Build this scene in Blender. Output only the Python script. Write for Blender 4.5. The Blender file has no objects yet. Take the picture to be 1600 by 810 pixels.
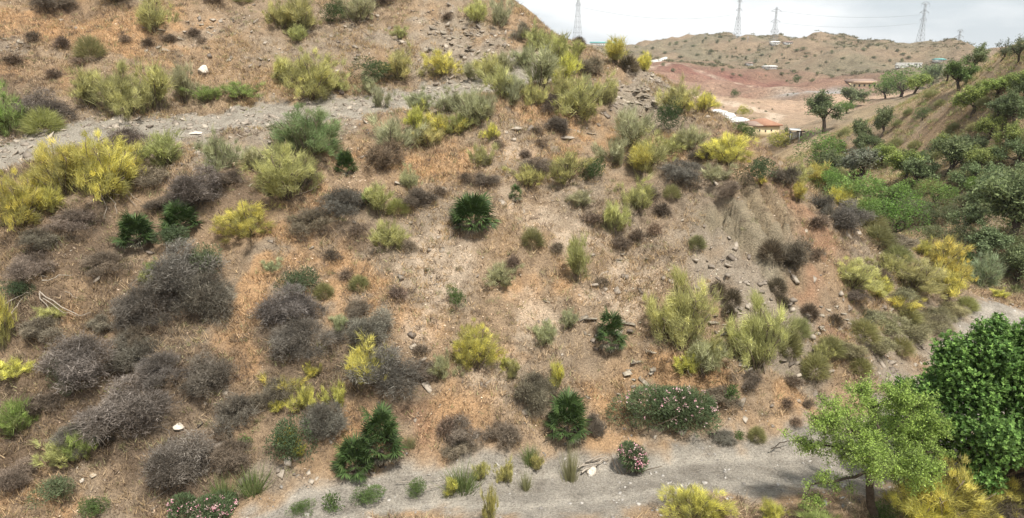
import bpy, bmesh, math, random
import numpy as np
from mathutils import Vector

SC = bpy.context.scene
COL = SC.collection
rnd = random.Random(7)

# ------------------------------------------------------------------ camera
CAMZ = 12.5
PITCH = math.radians(15.5)
F = 1100.0                      # focal length in photograph pixels (1600 wide)
cam_d = bpy.data.cameras.new('camera')
cam_d.sensor_width = 36.0
cam_d.lens = 36.0 * F / 1600.0
cam_d.clip_start = 0.1
cam_d.clip_end = 20000
cam = bpy.data.objects.new('camera', cam_d)
COL.objects.link(cam)
cam.location = (0, 0, CAMZ)
cam.rotation_euler = (math.radians(90) - PITCH, 0, 0)
SC.camera = cam

# ------------------------------------------------------------------ light
SUN_EL, SUN_AZ = math.radians(62), math.radians(152)   # azimuth clockwise from +Y: behind the camera, to the right
SC.view_settings.view_transform = 'Standard'
SC.view_settings.look = 'None'
SC.view_settings.gamma = 1.0
SC.view_settings.exposure = 0.74
SC.view_settings.use_curve_mapping = False
W = bpy.data.worlds.new("World")
SC.world = W
W.use_nodes = True
nt = W.node_tree
nt.nodes.clear()
N = nt.nodes.new
L = nt.links.new
sky = N('ShaderNodeTexSky'); sky.sky_type = 'NISHITA'; sky.sun_disc = False
sky.sun_elevation = SUN_EL; sky.sun_rotation = SUN_AZ
sky.air_density = 1.0; sky.dust_density = 2.0
tc = N('ShaderNodeTexCoord')
mp = N('ShaderNodeMapping'); mp.inputs['Scale'].default_value = (1.0, 1.0, 3.2); mp.inputs['Location'].default_value = (0.35, 0.2, 0.55)
L(tc.outputs['Generated'], mp.inputs['Vector'])
n1 = N('ShaderNodeTexNoise'); n1.inputs['Scale'].default_value = 2.6; n1.inputs['Detail'].default_value = 7; n1.inputs['Roughness'].default_value = 0.5
L(mp.outputs['Vector'], n1.inputs['Vector'])
cr = N('ShaderNodeValToRGB')
cr.color_ramp.elements[0].position = 0.45; cr.color_ramp.elements[0].color = (4.3, 4.7, 4.95, 1)
cr.color_ramp.elements[1].position = 0.58; cr.color_ramp.elements[1].color = (6.7, 6.8, 6.85, 1)
L(n1.outputs['Fac'], cr.inputs['Fac'])
mx = N('ShaderNodeMix'); mx.data_type = 'RGBA'; mx.inputs['Factor'].default_value = 0.93
L(sky.outputs['Color'], mx.inputs['A']); L(cr.outputs['Color'], mx.inputs['B'])
bg = N('ShaderNodeBackground'); bg.inputs['Strength'].default_value = 0.1
L(mx.outputs['Result'], bg.inputs['Color'])
wo = N('ShaderNodeOutputWorld'); L(bg.outputs['Background'], wo.inputs['Surface'])

sun_d = bpy.data.lights.new('sun', 'SUN')
sun_d.energy = 3.7; sun_d.angle = math.radians(5); sun_d.color = (1.0, 0.95, 0.86)
sun = bpy.data.objects.new('sun', sun_d); COL.objects.link(sun)
sd = Vector((math.sin(SUN_AZ) * math.cos(SUN_EL), math.cos(SUN_AZ) * math.cos(SUN_EL), math.sin(SUN_EL)))
sun.rotation_euler = (-sd).to_track_quat('-Z', 'Y').to_euler()
sun.location = (0, 0, 60)

# ------------------------------------------------------------------ small maths
CT, ST = math.cos(PITCH), math.sin(PITCH)
def ray(px, py):
    u = (px - 800) / F; v = (405 - py) / F
    return np.array([u, CT + v * ST, -ST + v * CT])
def at(px, py, Y):
    d = ray(px, py); t = Y / d[1]
    return (d[0] * t, Y, CAMZ + d[2] * t)

def _hash(ix, iy, seed):
    h = (ix.astype(np.int64) * 374761393 + iy.astype(np.int64) * 668265263 + seed * 1442695041) & 0xffffffff
    h = ((h ^ (h >> 13)) * 1274126177) & 0xffffffff
    return ((h ^ (h >> 16)) & 0xffff) / 65535.0
def vnoise(x, y, seed=0):
    ix = np.floor(x); iy = np.floor(y); fx = x - ix; fy = y - iy
    fx = fx * fx * (3 - 2 * fx); fy = fy * fy * (3 - 2 * fy)
    a = _hash(ix, iy, seed); b = _hash(ix + 1, iy, seed); c = _hash(ix, iy + 1, seed); d = _hash(ix + 1, iy + 1, seed)
    return (a + (b - a) * fx) * (1 - fy) + (c + (d - c) * fx) * fy - 0.5
def fbm(x, y, octv=4, seed=0, gain=0.5):
    s = 0; a = 1.0
    for i in range(octv):
        s = s + a * vnoise(x * 2 ** i + 17.3 * i, y * 2 ** i - 9.1 * i, seed + i); a *= gain
    return s

# ------------------------------------------------------------------ terrain: heights measured at control points
CP = []
def column(px, py0, z0, steps, behind=None):
    m = ray(px, py0)[2] / ray(px, py0)[1]
    Y = (z0 - CAMZ) / m; z = z0
    p = at(px, py0, Y); CP.append(p)
    for py, s in steps:
        d = ray(px, py); m = d[2] / d[1]
        Y2 = (z - s * Y - CAMZ) / (m - s)
        p = at(px, py, Y2); CP.append(p); Y, z = Y2, p[2]
    if behind:
        for dx, dy, dz in behind:
            CP.append((p[0] + dx, p[1] + dy, p[2] + dz))
column(-250, 850, -0.4, [(600, .70), (400, .70), (250, .70), (215, .30), (100, .62), (0, .65)])
column(0, 830, -0.3, [(600, .72), (400, .70), (250, .68), (200, .28), (100, .62), (0, .66), (-200, .6)])
column(300, 815, -0.2, [(600, .74), (400, .72), (245, .68), (175, .22), (100, .62), (0, .68), (-150, .6)])
column(600, 745, 0.0, [(600, .76), (400, .74), (250, .68), (200, .45), (148, .20), (75, .60), (0, .68), (-80, .6)])
column(740, 735, 0.0, [(600, .76), (400, .74), (250, .66), (180, .5), (130, .25), (60, .60), (0, .62)], [(2, 5, 1.0), (6, 12, -2)])
column(860, 715, 0.0, [(600, .76), (400, .72), (250, .66), (150, .5), (115, .28), (72, .45)], [(1.5, 4, 0.0), (5, 10, -4)])
column(1000, 690, 0.0, [(600, .78), (400, .72), (250, .62), (150, .50), (108, .40)], [(2, 4, -.6), (7, 10, -5)])
column(1120, 692, 0.0, [(600, .78), (400, .74), (300, .66), (225, .55), (192, .40)], [(2, 3.5, -1), (7, 9, -6)])
column(1210, 690, 0.0, [(600, .72), (450, .70), (350, .74), (300, .5), (266, .36)], [(2.5, 3, -1.2), (8, 8, -6)])
column(1300, 670, 0.0, [(560, .55), (460, .62), (380, .60), (325, .42)], [(2.5, 2.5, -1.2), (8, 7, -5)])
column(1400, 575, 0.1, [(520, .30), (450, .50), (380, .42)], [(3, 2.5, -1.3), (8, 7, -4)])
column(1500, 540, 0.1, [(490, .20), (445, .30)], [(3, 2.5, -1.2), (8, 7, -2.6)])
column(1600, 540, 0.1, [(488, .06)], [(3, 4, -1.4)])
column(1750, 560, 0.1, [(500, .05)], [(3, 4, -1.4)])
for p in [(900, 810), (700, 840), (500, 840), (1100, 760), (1300, 760), (1500, 720), (1600, 640), (1600, 800), (1400, 640), (1750, 700)]:
    m = ray(*p); CP.append(at(p[0], p[1], (0.0 - CAMZ) / m[2] * m[1]))
# valley, the wooded slope on the right and the land far beyond
for px, py, Y in [
    (1600, 440, 44), (1500, 400, 47), (1700, 400, 46), (1600, 370, 50), (1750, 330, 54), (1600, 300, 57), (1620, 200, 64), (1750, 200, 62), (1750, 60, 68),
    (1600, 98, 71), (1530, 128, 80), (1500, 300, 61), (1510, 200, 74), (1400, 330, 62), (1430, 250, 80), (1440, 152, 96), (1420, 200, 90),
    (1350, 190, 112), (1300, 214, 116), (1340, 270, 84), (1290, 265, 100), (1250, 268, 104), (1250, 300, 80), (1330, 330, 68),
    (1200, 222, 165), (1120, 200, 185), (1260, 215, 168), (1160, 235, 140), (1000, 170, 230), (1200, 170, 235), (1280, 160, 240), (1120, 165, 235),
    (1290, 142, 290), (1340, 142, 290), (1200, 142, 295), (1100, 142, 290), (1010, 140, 280), (1100, 120, 330), (1180, 125, 340), (1020, 108, 350), (1050, 96, 390),
    (940, 100, 400), (930, 80, 520), (1000, 74, 560), (1060, 57, 600), (1130, 56, 640), (1190, 68, 640), (1240, 71, 640), (1290, 79, 620), (1330, 64, 540), (1350, 62, 520),
    (1380, 70, 540), (1430, 84, 580), (1480, 100, 640), (1200, 100, 480), (1120, 90, 500), (1290, 110, 440), (1360, 95, 450), (1420, 105, 420), (1360, 125, 330), (1440, 120, 340),
    (1550, 118, 640), (860, 78, 520), (780, 90, 540), (600, 90, 540), (300, 80, 560)]:
    CP.append(at(px, py, Y))
CP += [(-45, 52, 23), (-25, 60, 25), (-8, 58, 20), (4, 66, 10), (12, 75, 0), (22, 62, -4), (28, 85, -5), (40, 130, -9), (15, 110, -8), (-10, 110, 2), (-60, 100, 24), (-60, 20, 9), (-45, 10, 3),
       (-30, 5, -1.5), (-12, 8, -1), (0, 8, 0), (14, 8, 0), (28, 8, 0.5), (45, 20, 1), (60, 35, 4), (0, -8, 0.5), (-25, -12, 2), (25, -12, 4), (0, -30, 8), (50, -20, 12), (-50, -30, 10), (0, -80, 18),
       (75, 60, 14), (90, 90, 16), (120, 140, 14), (75, 115, 10), (70, 140, 4), (90, 180, -2), (90, 20, 14), (120, -60, 22), (-120, -60, 22), (-120, 60, 20),
       (-200, 250, 16), (-300, 600, 24), (0, 750, -5), (200, 760, -6), (350, 740, -12), (500, 700, -10), (600, 500, 20), (400, 350, 14), (300, 250, 8), (200, 120, 20), (300, -200, 20), (-300, -200, 20), (-300, 100, 18)]
for k in range(16):
    a = k * math.pi / 8
    CP.append((1500 * math.cos(a), 1500 * math.sin(a) , -22))
CPA = np.array(CP, dtype=float)
_sc = 100.0
def _tps(r2):
    return np.where(r2 > 1e-12, 0.5 * r2 * np.log(np.maximum(r2, 1e-12)), 0.0)
def _fit():
    X = CPA[:, :2] / _sc; n = len(X)
    K = _tps(((X[:, None] - X[None]) ** 2).sum(-1)) + np.eye(n) * 2e-6
    P = np.c_[np.ones(n), X]
    A = np.zeros((n + 3, n + 3)); A[:n, :n] = K; A[:n, n:] = P; A[n:, :n] = P.T
    return np.linalg.solve(A, np.r_[CPA[:, 2], 0, 0, 0])
_w = _fit()
def Hs(x, y):
    x = np.asarray(x, float).ravel(); y = np.asarray(y, float).ravel()
    out = np.empty(len(x)); C = CPA[:, :2] / _sc
    for i in range(0, len(x), 20000):
        X = np.c_[x[i:i + 20000], y[i:i + 20000]] / _sc
        K = _tps(((X[:, None] - C[None]) ** 2).sum(-1))
        out[i:i + 20000] = K @ _w[:-3] + _w[-3] + X @ _w[-2:]
    R = np.hypot(x, y); f = np.clip((R - 1300) / 400, 0, 1)
    return out * (1 - f) + (-24) * f

def seg_dist(x, y, pts):
    d = np.full(len(x), 1e9); 
    for (ax, ay), (bx, by) in zip(pts[:-1], pts[1:]):
        vx, vy = bx - ax, by - ay; l2 = vx * vx + vy * vy
        t = np.clip(((x - ax) * vx + (y - ay) * vy) / l2, 0, 1)
        d = np.minimum(d, np.hypot(x - ax - t * vx, y - ay - t * vy))
    return d
def road_dist(x, y):
    return seg_dist(x, y, ROAD) / (.5 + .5 * smooth(-4.5, 1.5, x) * (1 - .25 * smooth(20, 26, x)))
def _hit0(px, py, fn):
    d = ray(px, py)
    Y = 11 * np.exp(np.linspace(0, math.log(150), 700)); t = Y / d[1]
    z = CAMZ + d[2] * t; g = fn(d[0] * t, Y) - z
    i = np.argmax(g > 0)
    if g[i] <= 0: return None
    if i == 0: return (d[0] * t[0], Y[0], z[0], t[0])
    Y = np.linspace(Y[i - 1], Y[i], 40); t = Y / d[1]; z = CAMZ + d[2] * t; g = fn(d[0] * t, Y) - z
    j = np.argmax(g > 0)
    return (d[0] * t[j], Y[j], z[j], t[j])
def xy(px, py):
    h = _hit0(px, py, Hs); return (h[0], h[1])
ROAD = [xy(*p) for p in [(260, 900), (420, 822), (520, 788), (620, 768), (720, 762), (820, 770), (950, 758), (1100, 738), (1250, 735), (1420, 700), (1520, 620), (1545, 545), (1575, 496), (1620, 500), (1750, 510)]]
ROADW = 1.75
TRACK = [xy(*p) for p in [(-250, 240), (0, 240), (120, 212), (280, 198), (400, 184), (520, 170), (620, 158), (720, 140), (800, 122), (860, 105)]]
def smooth(a, b, v):
    t = np.clip((v - a) / (b - a), 0, 1); return t * t * (3 - 2 * t)

# zone blobs: picture pixel + radii -> ellipse on the ground
class Zone:
    def __init__(s, blobs, seed):
        s.b = []; s.seed = seed
        for px, py, rx, ry, w in blobs:
            h = _hit0(px, py, Hs)
            if h is None: continue
            h2 = _hit0(px, min(py + ry, 860), Hs)
            dy = max(abs(h2[1] - h[1]), 0.4) if h2 else 1.0
            s.b.append((h[0], h[1], rx * h[3] / F, dy, w))
    def __call__(s, x, y):
        o = np.zeros(len(x))
        nx = fbm(x * .55, y * .55, 4, s.seed) * 1.0; ny = fbm(x * .55 + 50, y * .55, 4, s.seed + 9) * 1.0
        for cx, cy, rx, ry, w in s.b:
            q = ((x - cx) / rx + nx) ** 2 + ((y - cy) / ry + ny) ** 2
            o = np.maximum(o, w * np.exp(-q * 0.9))
        return np.clip(o, 0, 1)
Zgrey = Zone([(640, 60, 90, 40, .6), (700, 85, 90, 40, .7), (700, 30, 70, 30, .7), (400, 90, 50, 30, .35), (330, 50, 50, 30, .5), (560, 40, 50, 25, .5), (20, 70, 50, 15, .8),
              (1000, 150, 45, 30, 1), (1030, 130, 40, 25, 1), (960, 140, 30, 20, .8), (1190, 500, 70, 50, .9), (1240, 560, 70, 40, .8), (1160, 400, 60, 60, .75), (1100, 360, 50, 40, .5), (1230, 480, 50, 40, .8),
              (1390, 575, 60, 25, 1), (1420, 545, 50, 18, .9), (330, 235, 60, 25, .8), (400, 205, 80, 25, .9), (430, 225, 60, 20, .7), (520, 195, 60, 18, .8), (480, 760, 100, 20, .8),
              (1420, 400, 40, 14, .7), (1480, 500, 60, 20, .7), (1300, 640, 60, 30, .6), (1180, 560, 40, 60, .6), (1330, 500, 40, 30, .4), (900, 215, 60, 15, .4), (700, 175, 60, 15, .6)], 3)
Zstraw = Zone([(120, 45, 130, 40, .9), (250, 40, 80, 30, .7), (60, 130, 80, 30, .4), (395, 480, 25, 90, 1), (370, 560, 40, 40, .9), (560, 480, 60, 40, .7), (450, 360, 80, 18, .9), (520, 420, 90, 30, .8), (640, 255, 110, 30, .7), (700, 240, 80, 30, .6),
               (850, 185, 80, 30, .8), (560, 690, 30, 35, 1), (500, 300, 60, 30, .7), (130, 480, 60, 30, .5), (1050, 580, 70, 35, .8), (950, 630, 60, 40, .8), (720, 660, 90, 60, .7), (780, 540, 70, 40, .5), (640, 500, 60, 40, .6),
               (860, 260, 60, 25, .6), (950, 220, 60, 30, .6), (1050, 230, 50, 30, .6), (300, 260, 40, 20, .5), (1240, 620, 60, 40, .6), (800, 740, 90, 18, .6), (640, 790, 120, 15, .7), (860, 430, 80, 50, .5), (100, 790, 90, 20, .5), (960, 690, 60, 15, .8)], 21)
Zpale = Zone([(670, 440, 60, 50, .9), (700, 400, 50, 40, .6), (760, 560, 80, 50, .6), (850, 350, 90, 35, .7), (840, 490, 60, 40, .7), (960, 480, 60, 40, .8), (1000, 420, 60, 40, .7), (900, 300, 60, 30, .5), (640, 520, 40, 40, .6), (1090, 430, 60, 30, .5),
              (790, 620, 60, 50, .4), (300, 730, 70, 30, .6), (350, 650, 25, 40, .8), (790, 250, 60, 25, .5)], 33)
Zdark = Zone([(150, 620, 160, 90, .9), (300, 700, 90, 80, .8), (60, 680, 80, 90, .8), (40, 500, 60, 60, .8), (440, 520, 80, 60, .7), (80, 200, 80, 30, .6), (350, 290, 80, 40, .6), (1060, 300, 80, 20, .5), (1400, 420, 90, 20, .5), (100, 400, 110, 60, .9), (60, 300, 80, 40, .8), (60, 580, 90, 90, .8), (300, 320, 70, 40, .6), (230, 480, 120, 60, .8), (250, 590, 150, 80, .8), (200, 700, 150, 70, .7), (480, 560, 110, 80, .7), (500, 350, 70, 30, .6), (600, 600, 60, 60, .6),
              (30, 150, 60, 30, .6), (130, 10, 100, 15, .5), (30, 740, 60, 40, .6), (450, 690, 100, 50, .5), (810, 610, 40, 40, .4), (780, 690, 50, 30, .5), (440, 40, 40, 20, .3)], 45)
Zred = Zone([(1260, 350, 50, 35, .8), (1250, 430, 40, 50, .8), (1210, 300, 50, 20, .6), (1060, 250, 60, 25, .4), (1150, 220, 50, 20, .5), (1300, 520, 50, 30, .5), (100, 20, 60, 20, .4), (640, 680, 70, 50, .5), (740, 730, 60, 15, .4), (900, 240, 60, 30, .3)], 57)
Zcliff = Zone([(1170, 350, 60, 45, 1), (1210, 330, 50, 40, 1), (1230, 400, 50, 40, .8), (1120, 340, 40, 30, .7), (990, 160, 40, 30, .4)], 61)
_redearth = at(1090, 118, 335); _redearth2 = at(1160, 128, 335); _sand = at(1150, 150, 270)

def Hfull(x, y):
    x = np.asarray(x, float).ravel(); y = np.asarray(y, float).ravel()
    h = Hs(x, y)
    near = (y < 75) & (y > 4) & (np.abs(x) < 75)
    n = np.zeros(len(x))
    if near.any():
        a, b = x[near], y[near]
        dr = road_dist(a, b); dt = seg_dist(a, b, TRACK)
        calm = np.minimum(smooth(ROADW * .7, ROADW + 1.6, dr), smooth(.6, 2.2, dt) * .85 + .15)
        v = fbm(a * .28, b * .28, 3, 5) * .75 + fbm(a * 1.1, b * 1.1, 3, 8) * .26
        r = np.abs(fbm(a * .9 + b * .25, b * .22, 3, 12)); v -= (0.10 - np.minimum(r, .10)) * 3.0 * .55     # little gullies down the slope
        v += fbm(a * 3.5, b * 3.5, 2, 14) * .07
        c = Zcliff(a, b); g = np.abs(fbm(a * 1.3 + b * .35, b * .35, 3, 15)); v -= c * (0.22 - np.minimum(g, .22)) * 4.6 + c * fbm(a * 2.2, b * 1.1, 3, 19) * .35
        lg = fbm(a * .8, b * 2.6 + a * .5, 3, 16); v += (np.floor(lg * 5) / 5 - lg) * .6 * smooth(.15, .7, Zgrey(a, b) + Zpale(a, b) * .6 + .12)   # broken slate ledges
        rut = np.exp(-((seg_dist(a, b, ROAD) - .8) / .22) ** 2) * .045
        n[near] = v * calm * smooth(4, 9, b) - rut + .03 * fbm(a * 2, b * 2, 3, 18)
    far = ~near
    if far.any():
        a, b = x[far], y[far]; R = np.hypot(a, b)
        s = np.clip(R / 500, .12, 1.4)
        hh = h[far]; q = np.exp(-(((a - _redearth[0]) / 110) ** 2 + ((b - _redearth[1]) / 75) ** 2)); w_ = fbm(a * .012, b * .012, 2, 31) * 3; tz = (np.floor((hh + w_) / 2.6) * 2.6 - hh - w_) * .8 * q
        n[far] = tz + s * (fbm(a * .035, b * .035, 4, 25) * 7.0 + np.abs(fbm(a * .02 + 5, b * .02, 3, 28)) * -9 + 1.5) * smooth(70, 140, R) + fbm(a * .3, b * .3, 3, 5) * .7
    return h + n
_cacheH = {}
def hit(px, py):
    return _hit0(px, py, Hfull)
def ground_z(x, y):
    return float(Hfull(np.array([x]), np.array([y]))[0])

# ------------------------------------------------------------------ materials
def srgb(r, g, b):
    f = lambda c: (c / 255 / 12.92) if c / 255 <= .04045 else ((c / 255 + .055) / 1.055) ** 2.4
    return (f(r), f(g), f(b))
def new_mat(name):
    m = bpy.data.materials.new(name); m.use_nodes = True; m.node_tree.nodes.clear(); return m
def mixrgb(t, a, b, fac, blend='MIX'):
    n = t.nodes.new('ShaderNodeMix'); n.data_type = 'RGBA'; n.blend_type = blend
    for s, v in (('A', a), ('B', b), ('Factor', fac)):
        if hasattr(v, 'is_linked'): t.links.new(v, n.inputs[s])
        elif s == 'Factor': n.inputs[s].default_value = v
        else: n.inputs[s].default_value = tuple(v) + ((1,) if len(v) == 3 else ())
    return n.outputs['Result']
def noise(t, scale, detail=4, rough=.55, vec=None, dist=0):
    n = t.nodes.new('ShaderNodeTexNoise'); n.inputs['Scale'].default_value = scale
    n.inputs['Detail'].default_value = detail; n.inputs['Roughness'].default_value = rough; n.inputs['Distortion'].default_value = dist
    if vec is not None: t.links.new(vec, n.inputs['Vector'])
    return n
def ramp(t, fac, stops):
    n = t.nodes.new('ShaderNodeValToRGB'); e = n.color_ramp.elements
    while len(e) < len(stops): e.new(.5)
    for k, (p, c) in zip(e, stops): k.position = p; k.color = tuple(c) + ((1,) if len(c) == 3 else ())
    t.links.new(fac, n.inputs['Fac']); return n.outputs['Color']
def pos(t):
    return t.nodes.new('ShaderNodeNewGeometry').outputs['Position']

def ground_material(name, s=1.0):
    m = new_mat(name); t = m.node_tree
    at_ = t.nodes.new('ShaderNodeAttribute'); at_.attribute_name = 'earth'
    p = pos(t)
    a = noise(t, 1.6 * s, 6, .62, p); b = noise(t, 14 * s, 5, .7, p); c = noise(t, 55 * s, 3, .7, p)
    r1 = ramp(t, a.outputs['Fac'], [(.28, (.66, .64, .62)), (.5, (1, 1, 1)), (.72, (1.22, 1.2, 1.18))])
    r2 = ramp(t, b.outputs['Fac'], [(.3, (.55, .54, .54)), (.48, (.97, .97, .97)), (.70, (1.38, 1.36, 1.34))])
    r3 = ramp(t, c.outputs['Fac'], [(.36, (.62, .60, .59)), (.64, (1.38, 1.38, 1.38))])
    col = mixrgb(t, at_.outputs['Color'], r1, 1.0, 'MULTIPLY'); col = mixrgb(t, col, r2, 1.0, 'MULTIPLY'); col = mixrgb(t, col, r3, 1.0, 'MULTIPLY')
    bs = t.nodes.new('ShaderNodeBsdfPrincipled'); bs.inputs['Roughness'].default_value = .95; bs.inputs['Specular IOR Level'].default_value = .15
    t.links.new(col, bs.inputs['Base Color'])
    ad = t.nodes.new('ShaderNodeMath'); ad.operation = 'MULTIPLY_ADD'; ad.inputs[1].default_value = .35
    t.links.new(c.outputs['Fac'], ad.inputs[0]); t.links.new(b.outputs['Fac'], ad.inputs[2])
    bp = t.nodes.new('ShaderNodeBump'); bp.inputs['Strength'].default_value = .9; bp.inputs['Distance'].default_value = .16 / s
    t.links.new(ad.outputs[0], bp.inputs['Height']); t.links.new(bp.outputs['Normal'], bs.inputs['Normal'])
    o = t.nodes.new('ShaderNodeOutputMaterial'); t.links.new(bs.outputs['BSDF'], o.inputs['Surface'])
    return m

def plant_material(name, second, second_amt=.9, trans=.25, mode='obj', value_var=.5):
    """leaf colour = the object's own colour, drifting to a second leaf colour from spray to spray and, as painted-in shade, towards the inside and base (vertex attribute 'mix')"""
    m = new_mat(name); t = m.node_tree
    oi = t.nodes.new('ShaderNodeObjectInfo'); at_ = t.nodes.new('ShaderNodeAttribute'); at_.attribute_name = 'mix'
    sep = t.nodes.new('ShaderNodeSeparateColor'); t.links.new(at_.outputs['Color'], sep.inputs['Color'])
    mu = t.nodes.new('ShaderNodeMath'); mu.operation = 'MULTIPLY'; mu.inputs[1].default_value = second_amt
    t.links.new(sep.outputs['Red'], mu.inputs[0])
    c = mixrgb(t, oi.outputs['Color'], second, mu.outputs[0])
    v = ramp(t, sep.outputs['Green'], [(0, (1 - value_var,) * 3), (1, (1 + value_var,) * 3)])
    c = mixrgb(t, c, v, 1.0, 'MULTIPLY')
    d = t.nodes.new('ShaderNodeBsdfPrincipled'); d.inputs['Roughness'].default_value = .6; d.inputs['Specular IOR Level'].default_value = .25
    tr = t.nodes.new('ShaderNodeBsdfTranslucent'); ms = t.nodes.new('ShaderNodeMixShader'); ms.inputs['Fac'].default_value = trans
    t.links.new(c, d.inputs['Base Color']); t.links.new(c, tr.inputs['Color'])
    t.links.new(d.outputs['BSDF'], ms.inputs[1]); t.links.new(tr.outputs['BSDF'], ms.inputs[2])
    o = t.nodes.new('ShaderNodeOutputMaterial'); t.links.new(ms.outputs['Shader'], o.inputs['Surface'])
    return m
def solid(name, col, col2=None, scale=6, rough=.85, bump=.0, metal=0.0, obj=False):
    m = new_mat(name); t = m.node_tree
    tcn = t.nodes.new('ShaderNodeTexCoord')
    n = noise(t, scale, 6, .6, tcn.outputs['Object'])
    c2 = col2 or tuple(x * .65 for x in col)
    c = ramp(t, n.outputs['Fac'], [(.3, c2), (.68, col)])
    if obj:
        oi = t.nodes.new('ShaderNodeObjectInfo'); c = mixrgb(t, c, oi.outputs['Color'], 1.0, 'MULTIPLY')
    bs = t.nodes.new('ShaderNodeBsdfPrincipled'); bs.inputs['Roughness'].default_value = rough; bs.inputs['Metallic'].default_value = metal
    bs.inputs['Specular IOR Level'].default_value = .2
    t.links.new(c, bs.inputs['Base Color'])
    if bump:
        bp = t.nodes.new('ShaderNodeBump'); bp.inputs['Strength'].default_value = .8; bp.inputs['Distance'].default_value = bump
        t.links.new(n.outputs['Fac'], bp.inputs['Height']); t.links.new(bp.outputs['Normal'], bs.inputs['Normal'])
    o = t.nodes.new('ShaderNodeOutputMaterial'); t.links.new(bs.outputs['BSDF'], o.inputs['Surface'])
    return m
def vcol_material(name, rough=.9, trans=0.0):
    m = new_mat(name); t = m.node_tree
    a = t.nodes.new('ShaderNodeAttribute'); a.attribute_name = 'mix'
    bs = t.nodes.new('ShaderNodeBsdfPrincipled'); bs.inputs['Roughness'].default_value = rough; bs.inputs['Specular IOR Level'].default_value = .15
    t.links.new(a.outputs['Color'], bs.inputs['Base Color'])
    o = t.nodes.new('ShaderNodeOutputMaterial')
    if trans:
        tr = t.nodes.new('ShaderNodeBsdfTranslucent'); ms = t.nodes.new('ShaderNodeMixShader'); ms.inputs['Fac'].default_value = trans
        t.links.new(a.outputs['Color'], tr.inputs['Color']); t.links.new(bs.outputs['BSDF'], ms.inputs[1]); t.links.new(tr.outputs['BSDF'], ms.inputs[2])
        t.links.new(ms.outputs['Shader'], o.inputs['Surface'])
    else: t.links.new(bs.outputs['BSDF'], o.inputs['Surface'])
    return m

M_ground = ground_material('hillside_earth', 1.0)
M_mid = ground_material('valley_earth', .35)
M_far = ground_material('distant_earth', .06)
M_broom = plant_material('broom_shoots', (.25, .25, .125), .8, .42, value_var=.4)
M_dry = plant_material('dry_twigs', (.085, .068, .05), .9, .08, value_var=.8)  # dark second colour also paints the shade inside the dry shrubs
M_leaf = plant_material('tree_leaves', (.09, .12, .055), .9, .4, value_var=.5)
M_frond = plant_material('palm_leaves', (.03, .055, .02), .9, .15, value_var=.45)
M_carob = plant_material('carob_leaves', (.05, .12, .03), .9, .35, value_var=.6)
M_bark = solid('dark_bark', (.11, .085, .065), (.035, .027, .02), 9, .95, .03)
M_twig = solid('woody_stems', (.20, .155, .115), (.09, .07, .055), 9, .95)
M_dead = solid('bleached_wood', (.42, .37, .31), (.24, .20, .16), 9, .9)
M_rock = solid('slate_rock', (.40, .36, .30), (.17, .145, .12), 3.5, .9, .05, obj=True)
M_chips = vcol_material('loose_chips')
M_grass = vcol_material('dry_grass_blades', .85, .2)
M_pink = vcol_material('petals', .6, .2)

# ------------------------------------------------------------------ mesh helpers
RS = np.random.RandomState(11)
def tri_mesh(name, V, Fc, mat, mix=None, smooth_=False, attr='mix'):
    me = bpy.data.meshes.new(name)
    V = np.ascontiguousarray(V, np.float32).reshape(-1, 3); Fc = np.ascontiguousarray(Fc, np.int32); k = Fc.shape[1]
    me.vertices.add(len(V)); me.vertices.foreach_set('co', V.ravel())
    me.loops.add(Fc.size); me.loops.foreach_set('vertex_index', Fc.ravel())
    me.polygons.add(len(Fc)); me.polygons.foreach_set('loop_start', np.arange(len(Fc), dtype=np.int32) * k)
    if smooth_: me.polygons.foreach_set('use_smooth', np.ones(len(Fc), bool))
    if mix is not None:
        a = me.color_attributes.new(attr, 'FLOAT_COLOR', 'POINT')
        a.data.foreach_set('color', np.c_[mix, np.ones(len(mix))].astype(np.float32).ravel())
    me.update(calc_edges=True)
    if isinstance(mat, (list, tuple)):
        for q in mat: me.materials.append(q)
    else: me.materials.append(mat)
    return me
def link(name, me, parent=None):
    o = bpy.data.objects.new(name, me); COL.objects.link(o)
    if parent is not None: o.parent = parent
    return o
def thing(name, label, cat, loc, rotz=0, group=None, me=None, scale=None):
    o = bpy.data.objects.new(name, me); COL.objects.link(o)
    o.location = loc; o.rotation_euler = (0, 0, rotz)
    o['label'] = label; o['category'] = cat
    if group: o['group'] = group
    if scale: o.scale = scale
    return o
def unit(v):
    return v / np.maximum(np.linalg.norm(v, axis=-1, keepdims=True), 1e-9)
def rdir(n, zmin=-1, zmax=1):
    z = RS.uniform(zmin, zmax, n); a = RS.uniform(0, 2 * math.pi, n); r = np.sqrt(np.maximum(1 - z * z, 0))
    return np.c_[r * np.cos(a), r * np.sin(a), z]
def blades(P, D, Ln, Wd):
    """one thin triangle each"""
    n = len(P); S = unit(np.cross(D, rdir(n))); Ln = np.broadcast_to(Ln, n)[:, None]; Wd = np.broadcast_to(Wd, n)[:, None]
    V = np.stack([P - S * Wd / 2, P + S * Wd / 2, P + D * Ln], 1)
    return V.reshape(-1, 3), np.arange(3 * n).reshape(n, 3)
def leaves(P, D, Ln, Wd, up=None):
    """diamond leaves of two triangles each"""
    n = len(P); S = unit(np.cross(D, rdir(n) if up is None else up + rdir(n) * .5)); Ln = np.broadcast_to(Ln, n)[:, None]; Wd = np.broadcast_to(Wd, n)[:, None]
    V = np.stack([P, P + D * Ln * .45 + S * Wd / 2, P + D * Ln, P + D * Ln * .45 - S * Wd / 2], 1)
    i = np.arange(n)[:, None] * 4
    return V.reshape(-1, 3), np.concatenate([i + [0, 1, 2], i + [0, 2, 3]])
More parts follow.
